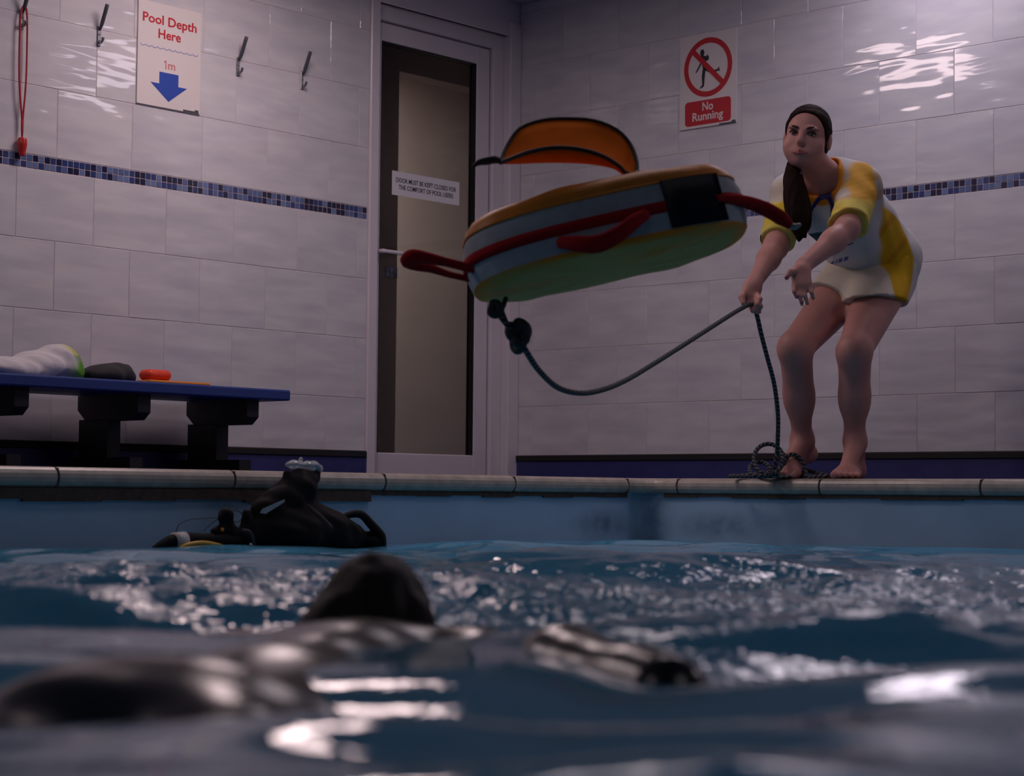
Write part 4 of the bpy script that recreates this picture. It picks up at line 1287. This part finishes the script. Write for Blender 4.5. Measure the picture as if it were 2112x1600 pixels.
S.rough(0.009, 22, 4, (0.6, 1, 0.2)); S.rough(0.002, 40, 5, (0.5, 1, 0.3))
sculpt_obj('wetsuit', S, M['wetsuit'], sw)
S = Sculpt((-0.31, 2.15, -0.16), (-0.04, 2.52, 0.14), 0.004)
S.ell((-0.166, 2.355, -0.004), (0.0715, 0.090, 0.0885), None, 0.02)
S.ell((-0.166, 2.30, -0.035), (0.066, 0.05, 0.06), None, 0.03)
S.cone((-0.222, 2.31, 0.01), (-0.258, 2.27, -0.03), 0.020, 0.012, 0.03)
S.cone((-0.205, 2.29, -0.0), (-0.235, 2.255, -0.03), 0.020, 0.010, 0.03)
S.cone((-0.112, 2.31, 0.0), (-0.088, 2.28, -0.035), 0.020, 0.010, 0.03)
S.ell((-0.166, 2.47, -0.05), (0.06, 0.06, 0.075), None, 0.02, 'sub')
S.rough(0.0018, 90, 6, (1.5, 1, 0.4))
sculpt_obj('hair', S, M['wethair'], sw)

# ------------------------------------------------------------------ person throwing the bag
P = lambda x, y, Y: at(x, y, Y)
pel = P(1796, 528, 6.79); hipR = P(1742, 580, 6.76); hipL = P(1812, 584, 6.70)
kneeR = P(1638, 708, 6.52); kneeL = P(1760, 713, 6.42)
ankR = P(1657, 896, 6.68); ankL = P(1765, 893, 6.57)
chest = P(1735, 412, 6.58); neck = P(1694, 352, 6.47); head = P(1655, 271, 6.38)
shL = P(1765, 370, 6.44); shR = P(1622, 390, 6.58)
elL = P(1741, 460, 6.22); wrL = P(1653, 537, 6.08)
elR = P(1594, 500, 6.38); wrR = P(1552, 574, 6.20)
nrm = lambda v: v / np.linalg.norm(v)
U = nrm(neck - pel)
Rv = shR - shL; Rv = nrm(Rv - U * (Rv @ U)); Fv = np.cross(U, Rv)
TR = np.stack([Rv, Fv, U], 1)
lerp = lambda a, b, t: a + (b - a) * t
Ff = nrm(np.array([-0.34, -0.94, -0.02])); Hu = nrm(P(1661, 205, 6.38) - P(1644, 338, 6.38)); Hu = nrm(Hu - Ff * (Hu @ Ff)); Hr = np.cross(Ff, Hu)
HR = np.stack([Hr, Ff, Hu], 1)
H = lambda r, f, u: head + Hr * r + Ff * f + Hu * u
girl = empty('person', (lerp(ankR, ankL, 0.5)[0], 6.6, DECK))
tag(girl, 'barefoot person in yellow and white shirt bending forward, throwing the bag', 'person')


def torso(S, g, k=0.05):
    S.ell(lerp(pel, neck, -0.02), (0.150 + g, 0.120 + g, 0.125 + g), TR, k)
    S.ell(pel - Fv * 0.040 + U * 0.015, (0.135 + g, 0.092 + g, 0.105 + g), TR, k)
    S.ell(lerp(pel, neck, 0.36) - Fv * 0.045, (0.115 + g, 0.085 + g, 0.13 + g), TR, k)
    S.ell(lerp(pel, neck, 0.36), (0.126 + g, 0.105 + g, 0.13 + g), TR, k)
    S.ell(lerp(pel, neck, 0.70), (0.135 + g, 0.100 + g, 0.135 + g), TR, k)
    S.ell(lerp(pel, neck, 0.66) + Fv * 0.055, (0.105 + g, 0.055 + g, 0.07 + g), TR, k)
    S.cone(shL - U * 0.005, lerp(shL, neck, 0.6) + U * 0.01, 0.050 + g, 0.050 + g, k)
    S.cone(shR - U * 0.005, lerp(shR, neck, 0.6) + U * 0.01, 0.050 + g, 0.050 + g, k)


def toes(S, ball, dirv, side, n=5):
    for i in range(n):
        t = (i - 2) / 2.0
        b0 = ball + side * (0.036 * t)
        r = (0.0135, 0.0105, 0.010, 0.0098, 0.0095)[i]
        l = (0.034, 0.036, 0.032, 0.028, 0.022)[i]
        S.cone(b0, b0 + dirv * l + side * 0.004 * t - np.array([0, 0, 0.004]), r, r * 0.95, 0.004)


S = Sculpt((pel[0] - 0.62, 5.86, DECK - 0.02), (pel[0] + 0.30, 7.04, P(1650, 195, 6.38)[2]), 0.0048)
torso(S, 0.0)
# legs
for hip, knee, ank, r in ((hipR, kneeR, ankR, 0.0), (hipL, kneeL, ankL, 0.0)):
    S.cone(hip, knee, 0.090, 0.056, 0.04)
    S.ell(knee + np.array([0, -0.008, 0]), (0.047, 0.050, 0.052), None, 0.03)
    S.cone(knee, lerp(knee, ank, 0.55), 0.050, 0.050, 0.03)
    S.cone(lerp(knee, ank, 0.18) + np.array([0.006, 0.018, 0]), lerp(knee, ank, 0.62) + np.array([0.003, 0.012, 0]), 0.044, 0.034, 0.03)
    S.cone(lerp(knee, ank, 0.5), ank, 0.046, 0.032, 0.03)
# her left foot flat on the edge
heel = np.array([P(1771, 950, 6.62)[0], 6.635, DECK + 0.030]); ball = np.array([P(1750, 960, 6.46)[0], 6.465, DECK + 0.020])
S.cone(ankL, heel, 0.034, 0.029, 0.03)
S.cone(ankL + np.array([-0.002, -0.02, -0.02]), ball + np.array([0, 0.01, 0.008]), 0.034, 0.024, 0.03)
S.ell(ball, (0.052, 0.038, 0.019), None, 0.02)
S.cone(heel, ball, 0.026, 0.020, 0.03)
dv = nrm(np.array([-0.22, -0.97, 0])); sd = nrm(np.array([0.97, -0.22, 0]))
toes(S, ball + dv * 0.026 + np.array([0, 0, -0.004]), dv, sd)
# her right foot, heel lifted
heel = P(1670, 924, 6.73); ball = np.array([P(1628, 955, 6.58)[0], 6.575, DECK + 0.021])
S.cone(ankR, heel, 0.033, 0.026, 0.03)
S.cone(ankR + np.array([-0.004, -0.015, -0.01]), ball + np.array([0, 0.01, 0.01]), 0.036, 0.026, 0.03)
S.ell(ball, (0.046, 0.040, 0.021), None, 0.02)
S.cone(heel, ball, 0.024, 0.022, 0.03)
dv = nrm(np.array([-0.55, -0.83, 0])); sd = nrm(np.array([0.83, -0.55, 0]))
toes(S, ball + dv * 0.026 + np.array([0, 0, -0.005]), dv, sd)
# arms
S.cone(shL, elL, 0.050, 0.040, 0.03); S.cone(elL, lerp(elL, wrL, 0.35), 0.040, 0.038, 0.02); S.cone(lerp(elL, wrL, 0.3), wrL, 0.038, 0.025, 0.02)
S.cone(shR, elR, 0.048, 0.040, 0.03); S.cone(elR, lerp(elR, wrR, 0.35), 0.040, 0.037, 0.02); S.cone(lerp(elR, wrR, 0.3), wrR, 0.037, 0.024, 0.02)
# her left hand: open, fingers down, thumb out to the side
pc_ = P(1648, 562, 6.05)
S.cone(wrL, P(1650, 550, 6.06), 0.024, 0.026, 0.015, ((0, 1, 0), 1.5))
S.cone(P(1646, 553, 6.055), P(1651, 575, 6.045), 0.031, 0.032, 0.015, ((0, 1, 0), 1.9))
for x0, y0, x1, y1, x2, y2 in ((1633, 576, 1634, 590, 1639, 602), (1644, 580, 1645, 598, 1651, 617), (1655, 580, 1657, 599, 1662, 615), (1665, 577, 1670, 592, 1674, 604)):
    S.cone(P(x0, y0, 6.045), P(x1, y1, 6.03), 0.0080, 0.0072, 0.003); S.cone(P(x1, y1, 6.03), P(x2, y2, 6.035), 0.0072, 0.0062, 0.002)
S.cone(P(1638, 548, 6.05), P(1626, 550, 6.035), 0.013, 0.0105, 0.008); S.cone(P(1626, 550, 6.035), P(1618, 562, 6.03), 0.0105, 0.0085, 0.004)
# her right hand: closed round the rope
S.cone(wrR, P(1549, 584, 6.18), 0.023, 0.026, 0.015)
S.cone(P(1547, 585, 6.18), P(1544, 604, 6.165), 0.030, 0.029, 0.015, ((0, 1, 0), 1.6))
S.cone(P(1533, 592, 6.165), P(1526, 604, 6.135), 0.012, 0.0105, 0.008); S.cone(P(1526, 604, 6.135), P(1530, 617, 6.12), 0.0105, 0.0085, 0.004)
for x0, y0, x1, y1, x2, y2, d in ((1557, 598, 1564, 608, 1561, 617, 0.0), (1552, 606, 1560, 618, 1567, 622, 0.0), (1546, 610, 1555, 627, 1566, 625, 0.01), (1540, 611, 1550, 631, 1563, 634, 0.012)):
    S.cone(P(x0, y0, 6.16), P(x1, y1, 6.125 + d), 0.0098, 0.009, 0.004); S.cone(P(x1, y1, 6.125 + d), P(x2, y2, 6.12 + d), 0.009, 0.0072, 0.003)
# neck and head
S.cone(neck - U * 0.03, H(0, -0.02, -0.055), 0.055, 0.050, 0.03)
S.cone(neck + Fv * 0.01, H(0, 0.005, -0.06), 0.048, 0.046, 0.02)
S.ell(H(0, -0.012, 0.022), (0.072, 0.090, 0.082), HR, 0.02)
S.ell(H(0, 0.018, -0.035), (0.062, 0.066, 0.068), HR, 0.02)
S.ell(H(0, 0.026, -0.068), (0.053, 0.052, 0.038), HR, 0.02)
S.ell(H(0, 0.058, -0.086), (0.022, 0.020, 0.016), HR, 0.015)
for s in (-1, 1):
    S.ell(H(s * 0.038, 0.042, -0.040), (0.029, 0.032, 0.034), HR, 0.02)
    S.ell(H(s * 0.030, 0.076, 0.017), (0.022, 0.010, 0.008), HR, 0.012)
    S.ell(H(s * 0.0305, 0.090, -0.001), (0.017, 0.013, 0.010), HR, 0.010, 'sub')
    S.ell(H(s * 0.075, -0.016, -0.010), (0.008, 0.019, 0.030), HR, 0.006)
S.cone(H(0, 0.080, 0.006), H(0, 0.098, -0.026), 0.008, 0.011, 0.012)
S.ell(H(0, 0.092, -0.032), (0.015, 0.010, 0.008), HR, 0.008)
S.ell(H(0, 0.072, -0.062), (0.030, 0.016, 0.016), HR, 0.015)
V, Fq = S.surface()
wobj('body', V, Fq.tolist(), M['skin'], girl)

for s in (-1, 1):
    S = Sculpt(H(s * 0.0305, 0.070, 0) - 0.02, H(s * 0.0305, 0.070, 0) + 0.02, 0.0018)
    S.ell(H(s * 0.0305, 0.0705, -0.001), (0.0125, 0.0115, 0.0068), HR, 0.002)
    e_ = sculpt_obj('eye', S, M['eye'], girl); MATW[e_] = MATW[girl]
    S = Sculpt(H(s * 0.0305, 0.082, 0) - 0.012, H(s * 0.0305, 0.082, 0) + 0.012, 0.0012)
    S.ell(H(s * 0.0305 - 0.001, 0.0802, -0.0012), (0.0058, 0.0030, 0.0050), HR, 0.001)
    sculpt_obj('iris', S, M['iris'], e_)
    tube_obj('eyelid', catmull([H(s * 0.044, 0.073, 0.000), H(s * 0.038, 0.080, 0.0045), H(s * 0.030, 0.083, 0.006), H(s * 0.022, 0.081, 0.004), H(s * 0.017, 0.078, -0.001)], 4), 0.0026, M['brow'], e_, 6)
    tube_obj('eyebrow', catmull([H(s * 0.050, 0.066, 0.014), H(s * 0.038, 0.080, 0.020), H(s * 0.025, 0.0855, 0.019), H(s * 0.014, 0.0845, 0.015)], 5), [0.0014, 0.0034, 0.004, 0.0026], M['brow'], girl, 6)
S = Sculpt(H(0, 0.085, -0.062) - 0.035, H(0, 0.085, -0.062) + 0.035, 0.0018)
S.cone(H(-0.024, 0.084, -0.065), H(0, 0.0935, -0.0595), 0.0030, 0.0042, 0.003); S.cone(H(0.024, 0.084, -0.065), H(0, 0.0935, -0.0595), 0.0030, 0.0042, 0.003)
S.cone(H(-0.018, 0.087, -0.067), H(0, 0.0925, -0.068), 0.0035, 0.0044, 0.002); S.cone(H(0.018, 0.087, -0.067), H(0, 0.0925, -0.068), 0.0035, 0.0044, 0.002)
sculpt_obj('lips', S, M['lip'], girl)
for (x, y, d) in ((1618.5, 561, 6.021), (1641, 600, 6.028), (1651, 612, 6.028)):
    c = P(x, y, d); S = Sculpt(c - 0.012, c + 0.012, 0.0012); S.ell(c, (0.0055, 0.003, 0.0065)); sculpt_obj('nail', S, M['nail'], girl)

# hair: combed back over the skull, long tail over her right shoulder
S = Sculpt(H(0, 0, 0) - 0.17, H(0, 0, 0) + 0.17, 0.0035)
S.ell(H(0, -0.014, 0.024), (0.0775, 0.0945, 0.0875), HR, 0.01)
S.ell(H(0, -0.055, -0.03), (0.062, 0.055, 0.06), HR, 0.03)
a_, b_ = np.array([0.066, 0.080]), np.array([0.004, -0.035])
t_ = nrm(b_ - a_)
S.cut(H(0, a_[0], a_[1]), Ff * (-t_[1]) + Hu * t_[0], 0.006)
S.rough(0.0012, 110, 3)
sculpt_obj('hair', S, M['hair'], girl)
S = Sculpt(P(1600, 500, 6.28) - 0.1, P(1690, 290, 6.56) + 0.1, 0.004)
tail = catmull([P(1652, 315, 6.48), P(1634, 325, 6.42), P(1627, 345, 6.375), P(1633, 385, 6.34), P(1640, 425, 6.325), P(1644, 455, 6.32), P(1642, 484, 6.315)], 4)
rad = np.interp(np.linspace(0, 1, len(tail)), np.linspace(0, 1, 7), [0.020, 0.022, 0.024, 0.038, 0.040, 0.030, 0.004])
for i in range(len(tail) - 1): S.cone(tail[i], tail[i + 1], rad[i], rad[i + 1], 0.01, ((0, 1, 0), 1.25))
S.cone(P(1640, 430, 6.31), P(1656, 478, 6.31), 0.02, 0.004, 0.01); S.cone(P(1640, 430, 6.31), P(1634, 470, 6.315), 0.02, 0.004, 0.01)
S.rough(0.0025, 130, 5, (1.4, 1, 0.25))
sculpt_obj('ponytail', S, M['hair'], girl)
S = Sculpt(P(1644, 346, 6.345) - 0.012, P(1644, 346, 6.345) + 0.012, 0.0015); S.ell(P(1645, 345, 6.335), (0.005, 0.005, 0.005)); sculpt_obj('earring', S, M['clip'], girl)

# ---- clothes
lo = (pel[0] - 0.45, 6.10, pel[2] - 0.30); hi = (pel[0] + 0.30, 7.06, neck[2] + 0.14)


def like(): return Sculpt(lo, hi, 0.0055)


S = like(); torso(S, 0.018)
hem = lerp(pel, neck, -0.22)
S.cut(hem, -U + Fv * 0.10, 0.01)
for sh, el, t, r0, r1, fl in ((shL, elL, 0.90, 0.064, 0.064, 0.25), (shR, elR, 0.88, 0.060, 0.058, 0.0)):
    T = like()
    d = nrm(el - sh)
    T.cone(sh - d * 0.01, sh + (el - sh) * (t + 0.25), r0, r1, 0.02)
    T.cut(sh + (el - sh) * t, d + np.array([fl, 0, 0]), 0.004)
    k = 0.03; hh = np.maximum(k - np.abs(S.f - T.f), 0) / k
    S.f = np.minimum(S.f, T.f) - hh * hh * k * 0.25
S.ell(neck + Fv * 0.035 + U * 0.035, (0.072, 0.085, 0.060), TR, 0.006, 'sub')
S.rough(0.0035, 26, 8, (1, 1, 1.4)); S.rough(0.0016, 60, 12)
V, Fq = S.surface()
shirt = wobj('shirt', V, Fq.tolist(), M['shirt'], girl)
MATW[shirt] = MATW[girl]


def to_uv(V):
    # flat print coordinates over the cloth (metres, laid out on the front of the body)
    u = 1056 + V[:, 0] * (3950 / 6.47)
    v = 1019 - 0.009 * (u - 1056) - (V[:, 2] - ZC) * (3950 / 6.47) * 1.004
    return u, v


def hip_uv(V):
    u = 1056 + V[:, 0] * (3950 / 6.74)
    v = 1019 - 0.009 * (u - 1056) - (V[:, 2] - ZC) * (3950 / 6.74) * 1.004
    return u, v


def sstep(x, a, b): return np.clip((x - a) / (b - a), 0, 1)


def seg_dist(V, a, b):
    t = np.clip(((V - a) @ (b - a)) / ((b - a) @ (b - a)), 0, 1)
    return np.linalg.norm(V - a - t[:, None] * (b - a), axis=1)


u, v = to_uv(V)
col = np.tile(np.array(srgb(206, 204, 204)[:3]), (len(V), 1))


def lay(w, c):
    global col
    w = np.clip(w, 0, 1)[:, None]
    col = col * (1 - w) + np.array(srgb(*c)[:3]) * w


wob = 6 * np.sin(u * 0.11 + v * 0.05) + 5 * np.sin(v * 0.13 - u * 0.04)
dL, dRr = seg_dist(V, shL, elL), seg_dist(V, shR, elR)
onL = sstep(0.088 - dL, 0.0, 0.012); onR = sstep(0.080 - dRr, 0, 0.012) * (u < 1650)
front = sstep((V - lerp(pel, neck, 0.5)) @ Fv, -0.02, 0.03)
# chest: beige brown wash around the neck, yellow shoulder and side panel
lay(sstep(430 + wob - v, 0, 50) * front * 0.65, (176, 158, 130))
RB = lambda v: np.interp(v, [425, 450, 480, 520, 570, 614, 640], [1812, 1850, 1868, 1882, 1876, 1862, 1850])
u2, v2 = hip_uv(V)
side = (1 - onL) * sstep(u2, 1787 + (v2 - 430) * 0.14 + wob * 0.4 - 3, 1791 + (v2 - 430) * 0.14 + wob * 0.4 + 3) * sstep(RB(v2) - u2, 0, 5) * sstep(v2, 424, 434)
lay(side, (214, 168, 28))
lay(side * sstep(np.sin(u * 0.09 + v * 0.07), 0.55, 0.95) * 0.6, (196, 128, 30))
shoul = sstep(u, 1722 + wob, 1742 + wob) * (v < 470) * sstep(1802 + 0.1 * (v - 380) - u, 0, 8)
lay(shoul * (onL * 0.95 + 0.0), (216, 160, 40))
lay(onL * sstep(v, 335 + wob, 350 + wob) * sstep(430 - v, 0, 20) * 0.55 * (np.sin(v * 0.16 + u * 0.05) > 0.1), (190, 140, 30))
lay(onL * sstep(v, 408 + 0.1 * wob, 418 + 0.1 * wob), (214, 196, 96))
lay(onL * sstep(np.sin(v * 0.2 - u * 0.05), 0.6, 0.9) * sstep(v, 412, 420) * 0.5, (214, 160, 50))
lay(onR * sstep(v, 392 + wob * 0.5, 402 + wob * 0.5), (206, 178, 40))
lay(onR * sstep(v, 440, 470), (206, 192, 100))
nd = np.linalg.norm((V - (neck + Fv * 0.035 + U * 0.02)) @ TR / np.array([0.091, 0.097, 0.078]), axis=1)
lay(sstep(1.03 - nd, 0, 0.05), (222, 140, 34))
# blue surfboard-like emblem and line of print on the chest
tors = (1 - onL) * front
eu, ev = (u - 1690) + 0.16 * (v - 450), v - 450
er = np.sqrt((eu / 24) ** 2 + (ev / 62) ** 2)
lay(tors * sstep(0.16 - np.abs(er - 1.0), 0, 0.05), (34, 42, 104))
lay(tors * ((np.abs(eu - 2) < 12) & (ev > 8) & (er < 0.9)), (40, 84, 96))
lay(tors * sstep(1 - np.sqrt(((u - 1660) / 16) ** 2 + ((v - 470) / 50) ** 2), 0, 0.1), (34, 42, 104))
lay(tors * sstep(4.5 - np.abs(v - 510 + 0.32 * (u - 1742) - 0.004 * (u - 1742) ** 2), 0, 1.5) * (np.abs(u - 1742) < 25) * sstep(np.sin(u * 1.3), -0.6, -0.2), (52, 60, 140))
lay(tors * sstep(1.6 - np.abs(v - 483 + 0.35 * (u - 1755)), 0, 0.8) * (np.abs(u - 1756) < 14), (34, 42, 104))
lay((1 - front) * sstep(6 - np.hypot(u - 1813, v - 376) + 3 * np.sin(u + v), 0, 2), (60, 60, 150))
paint(shirt, V, col)

S = like()
S.ell(lerp(pel, neck, -0.02), (0.163, 0.132, 0.136), TR, 0.05)
S.ell(pel - Fv * 0.040 + U * 0.015, (0.147, 0.104, 0.117), TR, 0.05)
S.cut(lerp(pel, neck, 0.10), U, 0.004)
for hip, knee, pt, nv, fl in ((hipR, kneeR, P(1700, 585, 6.66), nrm(np.array([-0.62, -0.15, -0.85])), 1.0), (hipL, kneeL, P(1803, 612, 6.66), nrm(np.array([0.05, -0.10, -1.0])), 1.0)):
    T = like()
    T.cone(lerp(hip, knee, -0.15), lerp(hip, knee, 0.62), 0.106, 0.102, 0.02)
    T.cut(pt, nv, 0.004)
    k = 0.04; hh = np.maximum(k - np.abs(S.f - T.f), 0) / k
    S.f = np.minimum(S.f, T.f) - hh * hh * k * 0.25
S.rough(0.003, 34, 18)
V, Fq = S.surface()
shorts = wobj('shorts', V, Fq.tolist(), M['shorts'], girl)
u, v = hip_uv(V)
col = np.tile(np.array(srgb(214, 204, 186)[:3]), (len(V), 1))
wob = 4 * np.sin(u * 0.11 + v * 0.05)
side = sstep(u, 1812 + (v - 560) * 0.30 + wob, 1817 + (v - 560) * 0.30 + wob) * sstep(RB(v) - u, 0, 5)
lay(side, (214, 168, 28))
lay(sstep(u, RB(v) - 1, RB(v) + 4), (206, 204, 210))
paint(shorts, V, col)
